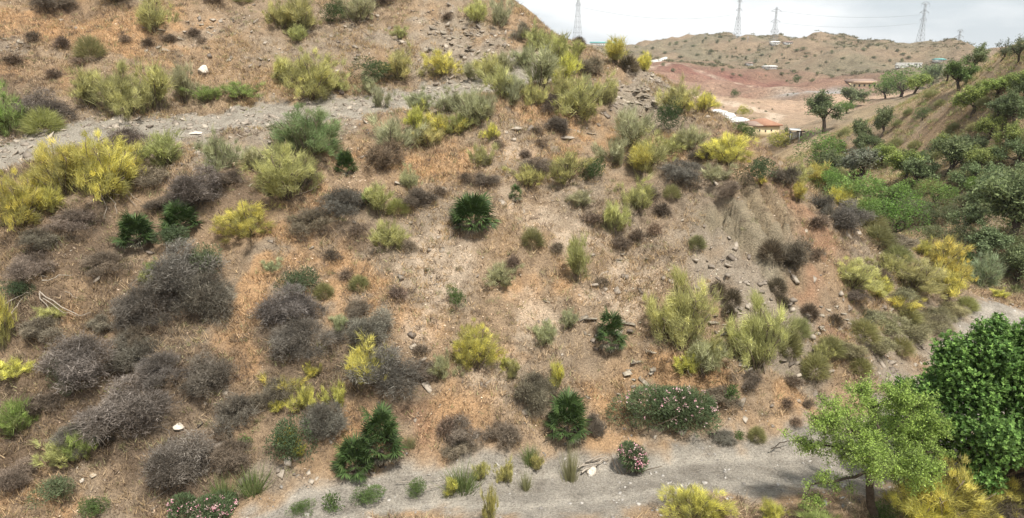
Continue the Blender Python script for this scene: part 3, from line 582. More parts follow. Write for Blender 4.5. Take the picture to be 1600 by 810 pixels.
# ------------------------------------------------------------------ plants of the near hillside, one row each:
# kind, where its foot stands (in photograph pixels, turned into a place on the ground), width, height, label | group
ROWS = """
by 95 322 85 85 bright yellow broom in full flower, left half of the big yellow clump below the track
by 152 318 95 92 tallest bright yellow broom, right half of the big yellow clump below the track
by 192 296 50 55 small yellow broom leaning out on the right edge of the big yellow clump
by 22 368 80 80 bright yellow broom cut by the left photo edge below the big yellow clump
by 66 345 50 50 low yellow broom between the left edge bush and the big yellow clump
by 2 560 34 120 yellow green broom showing only a strip at the left edge halfway down
bg 135 176 55 62 yellow topped broom at the left end of the hedge above the track
bg 186 184 78 80 largest broom of the hedge above the upper track
bg 236 178 66 66 open green broom with bare stems right of the hedge's largest broom
bp 288 168 50 62 greyish green broom at the right end of the hedge above the track
bl 322 166 40 24 low green bush trailing right from the hedge above the track
bl 372 162 50 26 bright green low bush on the bank, halfway along the upper track
bl 4 215 60 75 fresh green bush at the left edge level with the upper track
cy 62 210 54 34 round dense yellow green cushion bush at the left end of the track
bg 240 58 48 56 lone yellow green broom on the bare slope near the top left
co 138 94 42 30 round dark green cushion bush on dry grass near the top left
dl 60 192 88 58 large grey dry shrub just above the round cushion bush at left
dm 70 18 70 40 dark dry shrub at the top edge far left
dm 180 10 56 26 dark dry shrub at the top edge above the lone broom
ds 332 10 30 16 small dark tuft at the top edge above the white boulder
co 378 8 26 16 small dark green bush at the top edge left of centre
bg 436 52 42 40 thin pale broom, left of the pair above the middle of the slope
bg 470 60 58 56 yellow green broom, right of the pair above the middle of the slope
bg 462 72 30 26 small yellow broom hanging below the pair near the top
gl 516 46 38 34 dark green leafy shrub right of the broom pair near the top
bp 558 44 52 46 pale broom at the top edge right of the dark leafy shrub
ds 598 12 40 22 dark dry tuft at the top edge of the grey scree
bg 626 62 26 22 small yellowish broom alone on the grey scree near the top
bg 742 42 36 34 yellow green broom beside the skyline at the top of the hill
bp 779 46 34 56 upright grey green broom on the skyline at the top of the hill
bg 446 140 50 44 pale green broom left behind the broom with the bare brown foot
bg 485 160 78 70 broom with bare brown foot standing on the middle of the track edge
bg 522 146 32 30 small green broom beside the purple grey stone on the track
gl 582 138 64 28 flat dark green shrub at the back of the track
bg 626 134 56 50 yellow green broom right of the flat dark shrub on the track
by 690 130 44 40 yellow broom on the bank at the right end of the track
bp 735 130 28 28 small pale broom at the foot of the bare scree cone
bp 592 170 28 40 thin pale broom alone on the outer edge of the track
bd 474 252 98 72 big round dense dark green bush just below the track
bg 255 268 66 58 yellow green broom below the track, right of the yellow clump
dm 198 252 70 46 brown dry shrub below the track behind the yellow clump
bp 337 274 56 58 pale feathery broom on the grey spoil below the track
bg 440 322 92 84 light green broom with wispy top below left of the round dark bush
bp 614 246 66 72 tall grey green broom below the middle of the track
by 652 212 40 42 yellow broom head beside the tall grey green broom below the track
bp 655 178 46 32 pale low broom on the lip of the track
by 690 222 50 42 yellow green spreading broom on orange grass below the track
bg 715 210 36 36 light broom right of the spreading yellow green broom
bp 742 205 54 64 grey green broom below the right end of the track
bg 786 158 50 56 green broom at the track's right end under the scree cone
by 768 224 24 32 small bright yellow broom below the grey green broom
bg 750 262 36 44 thin yellow broom straggling above the central palm
db 600 272 62 62 leafless brown twiggy shrub below the tall grey green broom
dm 815 66 26 36 dark twiggy shrub on the skyline right of the hilltop
bg 838 84 44 40 yellowish broom on the skyline right of the hilltop
bg 872 108 50 48 green broom near the skyline above the crowd of brooms
bp 846 146 62 60 largest pale broom of the crowd right of the scree cone
by 884 136 34 56 broom with yellow tips in the crowd near the skyline
dp 920 122 46 40 grey brown upright broom without green near the skyline
bg 905 192 62 60 broom with a dark twiggy foot on the orange slope below the crowd
bg 946 168 38 48 green broom at the left edge of the slate scree on the ridge
by 966 106 52 40 yellow flowering broom standing highest on the right ridge
cd 982 114 30 24 dark brown cushion on the ridge beside the yellow broom
by 1006 112 22 32 small yellow broom on the ridge edge above the red earth
bp 820 110 40 30 pale broom on the slope just under the skyline
bg 900 98 34 28 small yellow green broom on the skyline of the crowd
bp 800 172 44 44 pale broom at the left foot of the crowd of brooms
bp 988 240 62 70 tall pale broom halfway down the right ridge slope
bg 1022 262 52 44 light green broom at the foot of the tall pale broom
gr 1049 216 44 40 round dark green shrub alone on the right ridge
bg 1062 182 54 50 yellow green broom above the round dark shrub on the ridge
by 1102 178 44 34 yellow broom leaning over the ridge towards the red field
gs 1168 226 36 24 small green shrub at the ridge edge before the yellow house
by 1142 266 74 46 large yellow broom on the ridge below the yellow house
by 1006 292 58 48 yellow broom in the middle of the right slope
bg 884 292 56 44 yellow green broom, left one of the pair above the watermark free slope
gl 922 296 42 36 green leafy bush, right one of the pair in the middle of the slope
dm 838 290 50 34 grey dry shrub left of the yellow green broom in mid slope
ps 540 278 42 38 -
pc 738 372 86 62 -
ps 806 318 26 26 -
pm 208 398 68 52 -
pm 279 374 66 44 -
pc 594 742 82 86 -
pc 552 752 74 58 -
pc 888 700 78 72 -
pc 955 562 56 62 -
gs 712 488 32 28 small round green shrub on the pale litter in the middle
bg 592 352 50 46 yellow green broom, upper of the trailing pair left of the central palm
bg 606 402 52 46 yellow green broom, lower of the trailing pair left of the central palm
bl 578 326 26 28 small fresh green shrub above the trailing pair of brooms
by 384 376 78 54 bright yellow broom between the palm pair and the grey shrubs
dl 306 344 92 70 dark grey dry shrub behind the right palm of the pair
dl 532 350 78 48 rounded grey dry shrub on the orange grass
dm 480 372 62 38 low grey dry shrub left of the rounded one on orange grass
gd 262 404 64 34 dark green low shrub growing under the pair of palms
dx 278 470 120 84 biggest grey dry shrub mass below the pair of palms
dl 226 520 90 64 grey dry shrub on the lower left flank of the biggest mass
dl 320 505 86 80 grey dry shrub on the lower right flank of the biggest mass
gh 330 448 56 44 upright grey green herb growing through the biggest grey shrub
gd 456 484 66 46 dark green top of a shrub growing above the grey thicket
dx 452 520 90 66 grey shrub thicket under the dark green shrub
dl 474 576 92 62 lower grey shrub of the thicket under the dark green one
dx 578 548 90 62 grey dry dome shrub left of the yellow broom in mid slope
dx 604 634 116 76 spreading grey dry shrub right of the pale yellow sprays
dl 318 630 80 66 round dark grey dry shrub at lower left of the bare tan patch
dx 128 610 116 74 large pale grey dry shrub near the lower left
dl 200 590 76 60 grey dry shrub joined to the right of the large pale one
dl 250 612 70 50 grey dry shrub behind the tan bare patch at left
dx 190 700 140 80 broad grey dry shrub above the stony tan clearing
dl 120 716 70 46 grey dry shrub at the left of the stony tan clearing
dx 280 772 116 92 tall grey dry shrub standing above the pink oleander at the bottom
dl 365 676 60 60 grey dry shrub right of the tan bare patch
dm 420 640 60 44 dark dry shrub among the pale yellow sprays
dl 506 694 72 66 purple grey dry shrub above left of the biggest palm
dm 360 745 60 46 low grey dry shrub above the green grass at the road's left end
dm 158 524 40 30 pale grey rounded dry shrub above the broad grey thicket
dm 212 548 44 34 pale grey dry shrub right of the small rounded one
dm 40 445 70 40 brown dry shrub near the left edge above the dead branches
dm 160 440 66 36 brown dry shrub above the dead branches
dm 60 540 60 36 brown dry shrub below the dead branches at left
dm 60 655 60 40 dark dry shrub right of the yellow green bush at the lower left edge
dm 20 770 70 44 dull grey shrub in the bottom left corner
bl 22 690 56 64 yellow green bush at the lower left edge
by 18 606 50 30 yellow green broom tips low at the left edge above the leafy bush
bg 90 738 54 40 green bush with a few yellow tips near the bottom left
bl 125 726 44 44 olive green broom beside the yellow tipped bush at bottom left
gh 98 622 36 46 upright grey green spikes in front of the large pale grey shrub
gh 88 800 60 44 grey green branching herb near the bottom left corner
gs 144 814 46 30 bright green leafy clump on the stony ground at the bottom left
tg 346 796 56 44 green grass clump at the road's left end beside the oleander
tg 392 780 56 40 green grass clump right of the first one at the road's left end
gd 448 752 74 62 dark green shrub at the foot of the slope left of the biggest palm
by 440 632 50 40 yellow broom spray, left of the three sprays over grey shrubs
by 474 648 36 50 pale yellow broom spray, middle of the three over grey shrubs
by 526 640 34 44 bright yellow spray leaning right above the orange patch
by 486 590 22 20 tiny star shaped yellow spray above the middle spray
by 572 606 60 56 bright yellow green broom growing through the grey dome shrubs
by 430 648 26 22 small pale yellow spray at the left foot of the three sprays
by 452 706 32 36 yellow green spray above the dark green shrub at the slope foot
by 744 588 68 68 bright yellow broom in the middle of the lower slope
by 790 580 22 22 small yellow broom sprig right of the mid slope yellow broom
bp 690 600 38 48 pale twiggy broom left of the yellow one in the lower slope
bg 905 452 50 76 drooping grey green broom in the centre of the slope
bp 782 452 40 34 dull olive broom on the pale litter left of the drooping one
dm 840 650 66 72 olive brown thicket above the palm by the road
by 868 622 34 50 yellow spray at the right side of the olive brown thicket
dm 785 705 56 46 dark dry shrub at the slope foot left of the roadside palm
ds 700 690 36 34 small dry shrub with hanging leaves near the lower centre
dm 712 722 52 26 low dark green and brown shrub above the tussock by the road
BY 1068 562 96 132 tall light yellow green broom in the right middle of the slope
bp 1100 600 60 56 pale lower branches of broom under the tall light one
by 1072 592 34 34 small yellow broom spray at the tall broom's foot
BY 1186 600 88 128 tall yellow broom with hanging flowers above the almond tree
dm 1172 614 36 30 dark twiggy tuft at the foot of the hanging yellow broom
bg 960 376 46 48 bright green upright broom above the pale litter
bg 996 338 46 44 olive green broom with leaning top above mid slope
dl 1066 292 64 36 grey dry shrub on the shoulder of the right slope
dm 1142 314 38 28 grey dry shrub in the row at the top of the eroded bank
gd 1182 306 54 38 dark green shrub at the top of the eroded bank
by 1190 294 16 16 tiny yellow sprig beside the dark green shrub of the eroded bank
dm 1226 300 44 40 grey green shrub at the right end of the eroded bank
ds 1034 344 30 24 -
ds 996 384 30 22 -
ds 970 398 32 20 -
ds 926 356 34 20 -
ds 1022 372 24 20 -
co 1050 316 26 18 -
cd 1145 482 26 22 -
cd 1122 462 26 18 -
cd 1139 500 22 18 -
co 1090 392 26 18 -
co 832 388 34 26 olive cushion shrub left of the watermark free litter patch
ds 800 430 26 24 -
ds 870 400 22 18 -
ds 940 450 26 18 -
ds 690 310 26 16 -
ds 730 290 26 18 -
ds 846 230 24 16 -
ds 820 250 22 14 -
ds 880 215 22 16 -
ds 838 214 24 14 -
ds 780 235 22 14 -
ds 560 372 26 18 -
ds 640 396 30 18 -
ds 620 470 30 22 -
ds 660 560 26 18 -
ds 590 320 28 20 -
ds 520 412 30 20 -
ds 540 440 26 18 -
co 505 468 30 20 -
co 560 455 30 20 -
dm 650 335 60 34 pale grey dry shrub right of the trailing brooms
cy 620 338 34 20 yellowish cushion shrub between the trailing brooms and the pale shrub
ds 300 62 22 14 -
ds 262 70 22 16 -
ds 232 75 20 14 -
ds 95 78 26 18 -
ds 52 72 26 18 -
ds 118 105 24 14 -
ds 20 105 34 20 -
ds 85 125 26 16 -
ds 195 68 22 14 -
ds 315 70 18 12 -
ds 700 35 20 12 -
ds 850 62 16 12 -
cd 905 72 20 12 -
BY 1336 470 74 44 light yellow green broom on the toe of the spur
by 1372 474 40 30 yellow broom tip touching the light broom on the spur toe
bg 1430 470 84 46 broad yellow green broom along the ridge of the spur toe
by 1482 472 62 46 yellow broom at the end of the spur toe above the dirt path
bg 1385 444 46 34 olive green broom on the crest of the spur toe
by 1405 496 46 26 low yellow green broom below the broad one
by 1475 424 46 48 bright yellow broom behind the spur crest in front of the dark valley
by 1500 444 36 44 bright yellow broom at the right end of the pair behind the spur crest
by 1446 404 30 30 small bright yellow broom leftmost behind the spur crest
by 1566 468 26 14 tiny bright yellow bush beside the dirt path at the right edge
bb 1534 452 54 54 pale blue green broom behind the path at right
gl 1505 440 30 50 green upright bush between the yellow pair and the pale blue broom
dl 1326 370 70 50 grey dry shrub on the ridge above the spur toe
dl 1292 340 40 40 grey twiggy shrub on the ridge behind the yellow brooms
by 1282 300 50 40 yellow green broom on the ridge line above the valley trees
by 1316 330 44 38 yellow broom on the ridge line in front of the dark green valley tree
bg 1250 296 36 40 green broom on the ridge left of the yellow one
by 1252 318 30 34 small bright yellow broom in orange earth on the ridge
bg 1356 346 50 30 yellow green broom trailing down the ridge beside the valley tree
co 1362 366 52 24 olive cushion shrub on the ridge line, upper of the row
co 1372 388 50 24 olive cushion shrub on the ridge line, middle of the row
co 1404 414 44 22 olive cushion shrub on the ridge line, lower of the row
dm 1405 392 60 24 flat grey shrub lying on the ridge beside pale slabs
dm 1234 432 60 54 dark grey shrub in a dip of the reddish slope
cd 1206 412 34 30 dark cushion left of the dark grey shrub in the dip
ds 1280 412 24 18 -
ds 1282 364 36 20 -
cd 1215 462 30 20 -
cd 1222 482 26 16 -
co 1250 530 32 26 olive cushion shrub above the almond tree, left of the stony patch
cd 1266 500 26 18 -
cd 1306 510 22 16 -
dm 1335 480 40 22 dark twiggy tuft under the light broom on the spur toe
cd 1372 452 44 22 dark cushion behind the light broom on the spur toe
cc 1300 560 44 26 -
cc 1350 540 50 26 -
cc 1390 520 52 26 -
cc 1430 532 52 26 -
cc 1468 520 44 24 -
cc 1358 512 40 22 -
cc 1420 508 40 20 -
cc 1492 498 38 20 -
cc 1330 566 44 24 -
cc 1380 562 46 28 -
cc 1410 556 36 22 -
cc 1466 498 36 20 -
cc 1346 586 34 20 -
cc 1444 512 38 20 -
cc 1514 486 30 18 -
cc 1406 478 40 20 -
co 1275 596 42 34 olive cushion shrub behind the upper left of the almond tree
co 1236 562 34 44 brown green upright shrub right of the hanging yellow broom
bg 1284 570 26 30 small yellow green shrub above the olive cushion by the almond tree
ds 1240 612 26 20 -
ds 1232 640 22 16 -
ds 1264 640 20 16 -
ds 1244 670 22 14 -
gs 1142 636 26 22 small green leafy clump right of the large oleander
co 1184 690 26 20 small olive tuft at the far edge of the road
gs 1156 690 16 12 tiny green clump at the far edge of the road
dx 1132 694 40 14 flat dry tuft lying on the far road edge
tp 892 754 30 66 tall straw green grass tussock in front of the roadside palm
tg 722 774 58 44 broad green grass tussock at the road edge
tp 822 768 22 34 small straw green tussock left of the tall one
tp 640 706 26 20 small green tuft under the biggest palm's right side
gs 652 784 34 26 -
gs 568 796 54 22 -
gs 518 804 30 26 -
gs 384 700 20 14 -
gs 466 806 40 14 -
by 703 780 32 28 pale yellow broom sprig left of the broad tussock foot
bw 766 824 18 84 thin pale yellow broom wand standing in the road foreground
bw 790 758 24 40 pale yellow broom wand right of the broad tussock
bw 752 752 20 36 pale yellow broom wand behind the broad tussock
bw 838 738 22 30 small pale yellow sprig left of the tall tussock
tg 830 730 34 34 dark green tuft behind the small pale sprig
gs 895 660 30 20 light green leaves at the right foot of the roadside palm
bp 575 150 30 30 faint pale broom between the leaning thin one and the flat dark shrub
bp 700 180 44 34 pale low broom on the lip of the track right of centre
bg 670 236 40 34 pale yellow green broom between the grey green one and the yellow spreading one
bp 760 190 40 50 grey green airy broom above the small bright yellow broom
bg 832 172 36 40 light green broom inside the crowd left of the dark footed one
dm 866 182 40 34 dark dry shrub in the middle of the crowd of brooms
bg 880 168 46 44 yellow green broom in the heart of the crowd of brooms
bp 925 165 36 34 pale broom in the crowd just left of the slate scree
bg 760 128 44 38 green broom at the left start of the crowd under the skyline
bp 790 118 36 30 pale broom just below the skyline at the hilltop's right foot
dm 870 206 40 26 brown dry shrub under the crowd on the orange slope
bp 960 262 44 46 pale dry broom left of the tall pale broom on the right slope
bg 1046 250 40 34 green broom between the round dark shrub and the ridge edge
dm 1000 262 44 30 brown dry shrub under the tall pale broom
bp 1080 236 44 36 pale broom on the ridge slope below the round dark shrub
dm 1100 250 44 28 brown scrub on the ridge slope left of the large yellow broom
bp 1118 290 44 30 pale scrub above the eroded bank
dm 1010 318 44 26 dark brown scrub under the yellow broom of the right slope
bp 910 330 40 26 low pale broom below the green leafy bush
bg 826 300 44 36 pale green broom at the left foot of the mid slope pair
dm 760 300 44 24 brown scrub above the central palm
bp 640 300 28 34 thin straw coloured tuft above the pale grey dry shrub
bg 430 262 46 34 yellow green broom left under the round dark bush
bp 400 276 50 34 dull broom between the feathery one and the light green one
dm 350 300 50 30 brown dry shrub left of the light green wispy broom
dm 470 300 50 34 brown dry scrub right of the light green wispy broom
dm 230 300 60 36 brown twiggy scrub right of the yellow clump
dm 250 340 60 30 brown scrub above the palm pair
dm 110 372 70 34 brown scrub under the yellow clump
dm 60 400 60 34 brown scrub at the left below the edge broom
gd 30 480 50 30 dark green low scrub at the left edge halfway down
bg 70 512 40 24 yellow green sprigs among the dead branches
bp 420 430 30 20 small pale shrub on the orange grass strip
bl 236 436 26 30 small yellow green sprig under the left palm of the pair
bg 226 452 24 22 tiny yellow green sprig below the other one under the left palm
dm 560 500 44 26 brown scrub above the grey dome shrubs
bp 528 528 36 26 pale green sprig beside the grey dry dome shrub
by 466 720 24 24 small yellow sprig at the dark green shrub's top
bg 800 600 30 30 thin green broom above the olive brown thicket
dm 660 600 44 28 brown scrub right of the spreading grey shrub
dm 720 700 60 40 brown scrub patch at the slope foot in the lower centre
dm 930 690 34 50 dry brown stalks at the left side of the large oleander
bp 850 545 36 36 dull pale broom on the slope above the olive brown thicket
bp 890 520 30 34 thin dull broom left of the upright fan palm
bg 1110 580 40 50 pale green broom between the two tall brooms
dm 1130 640 50 24 brown scrub between the oleander and the tall yellow broom
bp 1210 540 34 40 faint olive broom at the right shoulder of the tall yellow broom
by 1086 832 76 60 bright yellow broom at the bottom edge on the near side of the road
by 1206 826 40 40 pale green broom tip at the bottom edge right of the yellow one
by 1490 836 130 104 large golden yellow broom under the carob tree
by 1560 812 90 64 golden yellow broom right of the large one at the bottom right
by 1440 838 90 60 golden yellow broom left of the large one at the bottom right
bl 1275 832 60 30 olive green low bush left of the almond trunk at the bottom edge
gs 1392 826 50 30 dark green tuft right of the almond trunk at the bottom edge
dm 1585 825 60 44 straw coloured dry bush in the bottom right corner
"""
COLS = dict(by=(.80, .74, .19), BY=(.70, .67, .28), bg=(.60, .58, .24), bp=(.52, .52, .32), bl=(.32, .43, .12), bd=(.22, .33, .13), bw=(.62, .57, .20), bb=(.34, .42, .26),
            co=(.29, .28, .12), cy=(.46, .47, .17), cc=(.38, .37, .14), tg=(.17, .25, .08), tp=(.36, .35, .19),
            dl=(.175, .155, .13), dx=(.195, .176, .15), dm=(.22, .182, .135), ds=(.23, .17, .12), db=(.24, .18, .12), dp=(.28, .245, .16), cd=(.20, .155, .10),
            gl=(.075, .115, .04), gs=(.12, .19, .05), gr=(.03, .065, .02), gd=(.085, .12, .06), gh=(.19, .22, .12))
def jit(c, k=.1):
    q = rnd.uniform(1 - k, 1 + k); return tuple(max(0, v * q * rnd.uniform(.95, 1.05)) for v in c) + (1,)
LAND = [(318, 108, 'the white boulder'), (62, 195, 'the round cushion bush at left'), (240, 40, 'the lone broom near the top left'), (190, 150, "the hedge's largest broom"), (138, 80, 'the dark cushion bush at top left'), (474, 215, 'the round dense dark bush'), (540, 262, 'the small dwarf palm'),
 (738, 345, 'the central fan palm'), (208, 375, 'the left palm of the pair'), (279, 355, 'the right palm of the pair'), (594, 700, 'the biggest roadside palm'), (888, 665, 'the palm left of the oleander'), (955, 530, 'the upright palm above the oleander'), (600, 385, 'the trailing pair of brooms'),
 (384, 350, 'the bright broom beside the palms'), (532, 330, 'the rounded grey shrub on orange grass'), (456, 460, 'the dark green topped thicket'), (578, 520, 'the grey dome shrub'), (744, 560, 'the yellow broom of the lower slope'), (712, 475, 'the small green shrub on the litter'), (905, 420, 'the drooping central broom'),
 (1068, 500, 'the tall light broom'), (1186, 535, 'the tall yellow broom'), (960, 355, 'the bright upright broom'), (1066, 280, 'the grey shrub on the shoulder'), (1182, 295, 'the dark green shrub on the bank'), (985, 210, 'the tall pale broom of the right slope'), (905, 165, 'the dark footed broom'), (1006, 270, 'the yellow broom of the right slope'),
 (1234, 410, 'the grey shrub in the dip'), (1336, 450, 'the light broom on the spur toe'), (1430, 450, 'the broad broom on the spur ridge'), (1482, 450, 'the broom at the spur end'), (1380, 570, 'the top of the almond tree'), (1350, 690, 'the almond tree'), (1040, 645, 'the large oleander'), (986, 715, 'the small oleander'), (722, 755, 'the broad tussock'),
 (892, 725, 'the tall tussock'), (303, 800, 'the pink oleander at the bottom'), (650, 35, 'the hilltop scree'), (885, 290, 'the mid slope broom pair'), (1326, 350, 'the grey shrub on the ridge'), (1250, 500, 'the stony patch'), (20, 72, 'the pebbly band'), (815, 50, 'the hilltop skyline shrub')]
LAND2 = [(1592, 80, 'the highest skyline tree'), (1498, 120, 'the forked crest tree'), (1408, 130, 'the largest crest tree'), (1520, 160, 'the twisted trunk tree'), (1290, 190, 'the dark olive on the left shoulder'), (1376, 195, 'the round thin trunked tree'), (1284, 240, 'the bushy tree at the toe'), (1342, 260, 'the silvery leafless tree'), (1404, 265, 'the light yellow green tree'),
 (1478, 250, 'the wide grey green olive'), (1546, 200, 'the small yellow green tree'), (1584, 185, 'the dark tree at the right edge'), (1372, 305, 'the bright dense valley tree'), (1396, 345, 'the dark leafy valley tree'), (1466, 305, 'the dark round tree at the slope foot'), (1560, 335, 'the biggest olive'), (1534, 430, 'the pale blue broom'), (1482, 400, 'the yellow pair behind the crest')]
LAND3 = [(1151, 60, 'the left pylon of the pair'), (1208, 66, 'the right pylon of the pair'), (1435, 80, 'the tall right pylon'), (902, 66, 'the pylon behind the near hill'), (1345, 64, 'the far summit'), (1280, 78, 'the saddle of the far hills'), (1085, 58, 'the rounded far hill'), (1040, 95, 'the low white wall'), (1120, 120, 'the red earth bank'), (1353, 125, 'the long cream building'),
 (1290, 136, 'the grey lot'), (1196, 210, 'the farmhouse'), (1160, 150, 'the sandy patch'), (1420, 100, 'the rubble wall'), (1204, 105, 'the row of white sheds'), (1147, 150, 'the round bush of the bare field'), (1244, 130, 'the round bush of the red bank'), (1172, 100, 'the tiny white hut'), (946, 70, 'the teal roofed building')]
USED = set()
def autolabel(kind, px, py, land):
    c = sorted(land, key=lambda q: math.hypot(q[0] - px, (q[1] - py) * 1.3)); fall = None
    for far_, rng in (('just', 4), ('further', 8)):
        for q in c[:rng]:
            dx, dy = px - q[0], py - q[1]; h = 'left' if dx < 0 else 'right'; v = 'above' if dy < 0 else 'below'
            if abs(dx) > 2.4 * abs(dy): d = far_ + ' ' + h + ' of'
            elif abs(dy) > 2.4 * abs(dx): d = far_ + ' ' + v
            else: d = v + ' and to the ' + h + ' of' if far_ == 'just' else 'further ' + v + ' and ' + h + ' of'
            lb = kind + ' ' + d + ' ' + q[2]; fall = fall or lb
            if lb not in USED and len(lb.split()) <= 16: USED.add(lb); return lb
    return fall
GROUP = {}
def place(px, py, w, h):
    g = hit(min(max(px, -240), 1840), py); t = g[3]
    return g, w * t / F, h * t / F / .96
ptab = {(540, 278): ('small dwarf fan palm below the round dense dark bush under the track'),
        (738, 372): ('dark green fan palm alone on the pale litter in the middle of the slope'),
        (806, 318): ('tiny dark dwarf palm up right of the central fan palm'),
        (208, 398): ('dwarf fan palm, left one of the pair in the brown scrub at left'),
        (279, 374): ('dwarf fan palm, right one of the pair in the brown scrub at left'),
        (594, 742): ('biggest fan palm by the road, tall dense right hand crown with pale hanging fronds'),
        (552, 752): ('lower fan palm spreading left from the biggest one by the road'),
        (888, 700): ('round dense fan palm at the slope foot left of the large oleander'),
        (955, 562): ('upright dark fan palm on the orange slope above the large oleander')}
def palm(g, w, h, label):
    root = thing('fan_palm', label, 'palm', (g[0], g[1] + w * .2, ground_z(g[0], g[1] + w * .2) - .05), rnd.uniform(0, 6.28), 'fan palms growing on the hillside')
    big = w > 1.4; nf = 72 if big else (56 if w > 1.0 else 30)
    st = Bag()
    for k in range(5): p_, e_ = curve_path((0, 0, -.1), (RS.normal(0, .5), RS.normal(0, .5), 1), h * .28, 3, .1); tube(st, p_, np.array([.09, .08, .07, .05]) * w * .8, 6)
    link('trunk', st.mesh('palm_trunk', M_bark), root)
    for k in range(nf):
        q = (k + .5) / nf; el = math.radians(80 - 96 * q + rnd.uniform(-9, 9)); az = k * 2.399 + rnd.uniform(-.3, .3)
        dead = q > .80
        o = link('frond', (FAND if dead and k % 2 else FAN)[k % 2], root) if not dead else link('frond', FAND[k % 2], root)
        s_ = (max(w, h * .8) * .52) * (.74 if dead else 1) * rnd.uniform(.72, 1.0)
        o.scale = (s_, s_, s_); o.location = (math.cos(az) * .06 * w, math.sin(az) * .06 * w, h * (.16 + .34 * rnd.random() * (1 - q)) * min(1.4, h / w))
        if q < .5: o.location.z += h * .22 * (1 - q) * min(1.6, max(.4, h / w - .35) * 1.5)
        o.rotation_euler = (rnd.uniform(-.5, .5), -el, az)
        o.color = jit((.27, .255, .18), .2) if dead else jit((.085, .135, .04), .3)
    return root
def far_hit(px, py):
    d = ray(px, py); Y = 75 * np.exp(np.linspace(0, math.log(14), 900)); t = Y / d[1]; z = CAMZ + d[2] * t; g = Hfull(d[0] * t, Y) - z; i = np.argmax(g > 0)
    return (d[0] * t[i], Y[i], z[i], t[i]) if g[i] > 0 and i > 0 else None
NMAP = dict(b='broom_shrub', B='broom_shrub', d='dry_shrub', c='cushion_shrub', t='grass_tussock', g='leafy_shrub')
AREAS = [  # (x0,x1,y0,y1, phrase) for the small look-alikes, which share one label per area and kind
 (0, 400, 0, 140, 'dotting the dry slope at the top left'), (640, 920, 0, 80, 'dotting the scree near the hilltop'), (680, 900, 200, 320, 'dotting the orange slope above the central palm'),
 (480, 700, 300, 600, 'dotting the orange grass left of the central palm'), (780, 960, 380, 460, 'dotting the litter right of the central palm'), (920, 1110, 300, 405, 'on the slope below the right shoulder'),
 (1110, 1160, 450, 510, 'clinging to the grey bank beside the tall brooms'), (1200, 1320, 340, 520, 'on the reddish spur slope'), (1200, 1320, 520, 700, 'behind the left side of the almond tree'),
 (1290, 1530, 470, 600, 'covering the foot of the spur toe'), (360, 700, 690, 810, 'growing along the near edge of the road')]
SMALLK = dict(ds='small brown dry tuft', cd='small dark brown cushion', co='small olive cushion', cc='low olive green cushion bush', gs='small bright green grassy clump')
for row in ROWS.strip().split('\n'):
    kd, px, py, w, h, label = row.split(' ', 5); px, py, w, h = map(float, (px, py, w, h))
    g, wm, hm = place(px, py, w, h)
    if kd[0] == 'p': palm(g, wm * 1.05, hm * 1.05, ptab[(int(px), int(py))]); continue
    label = label.replace('left one of the pair above the watermark free slope', 'left one of the pair in the middle of the slope').replace('left of the watermark free litter patch', 'on the pale litter right of the central palm')
    grp = None
    if label == '-':
        ph = [a[4] for a in AREAS if a[0] <= px <= a[1] and a[2] <= py <= a[3]][0]; grp = SMALLK[kd].replace('bush', 'bushe') + 's ' + ph; label = autolabel(SMALLK[kd], px, py, LAND)
    else: grp = {'b': 'broom shrubs on the hillside', 'B': 'broom shrubs on the hillside', 'd': 'dry grey shrubs on the hillside', 'c': 'cushion shrubs on the hillside', 't': 'grass tussocks by the road', 'g': 'leafy green shrubs on the hillside'}[kd[0]]
    dy = wm * .22; loc = (g[0], g[1] + dy, ground_z(g[0], g[1] + dy) - .03 * hm - .02)
    rz = rnd.uniform(0, 6.28); nm = NMAP[kd[0]]; cat = 'grass' if kd[0] == 't' else 'bush'
    hm2 = hm * 1.22 if hm < wm * 1.1 else hm * 1.1
    col = jit(COLS[kd], .3 if kd in ('cc', 'co', 'dm', 'ds') else .12)
    sc = (wm * 1.2, wm * 1.2, hm2 * 1.12)
    if kd[0] in 'bB':
        big = kd == 'BY' or w > 66
        s_, f_ = rnd.choice(BROOMBIG if big else BROOM); root = thing(nm, label, cat, loc, rz, grp)
        a = link('stems', s_, root); b = link('foliage', f_, root); a.scale = b.scale = sc; b.color = col
    elif kd[0] == 'd':
        me = rnd.choice(DRYS if kd == 'ds' else (DRYBIG if w > 64 else DRY)); k = 1.12 if w > 64 else 1.18; hm2 *= .88 if w > 64 else .98
        o = thing(nm, label, cat, loc, rz, grp, me, (wm * k, wm * k, hm2 * 1.15)); o.color = col
    elif kd == 'cc' and rnd.random() < .45:
        o = thing(nm, label, cat, loc, rz, grp, rnd.choice(DRY), (wm * 1.4, wm * 1.4, hm2 * 1.2)); o.color = jit((.34, .31, .17), .15)
    elif kd[0] == 'c':
        o = thing(nm, label, cat, loc, rz, grp, rnd.choice(CUSHD if kd == 'cd' else CUSH), (wm * 1.6, wm * 1.5, hm2 * 1.25)); o.color = col
    elif kd[0] == 't':
        o = thing(nm, label, cat, loc, rz, grp, rnd.choice(TUSS), (wm * 1.2, wm * 1.2, hm * 1.1)); o.color = col
    else:
        me = rnd.choice(LEAFY if w > 30 else LEAFS); o = thing(nm, label, cat, loc, rz, grp, me, (wm * 1.15, wm * 1.15, hm2 * 1.2)); o.color = col

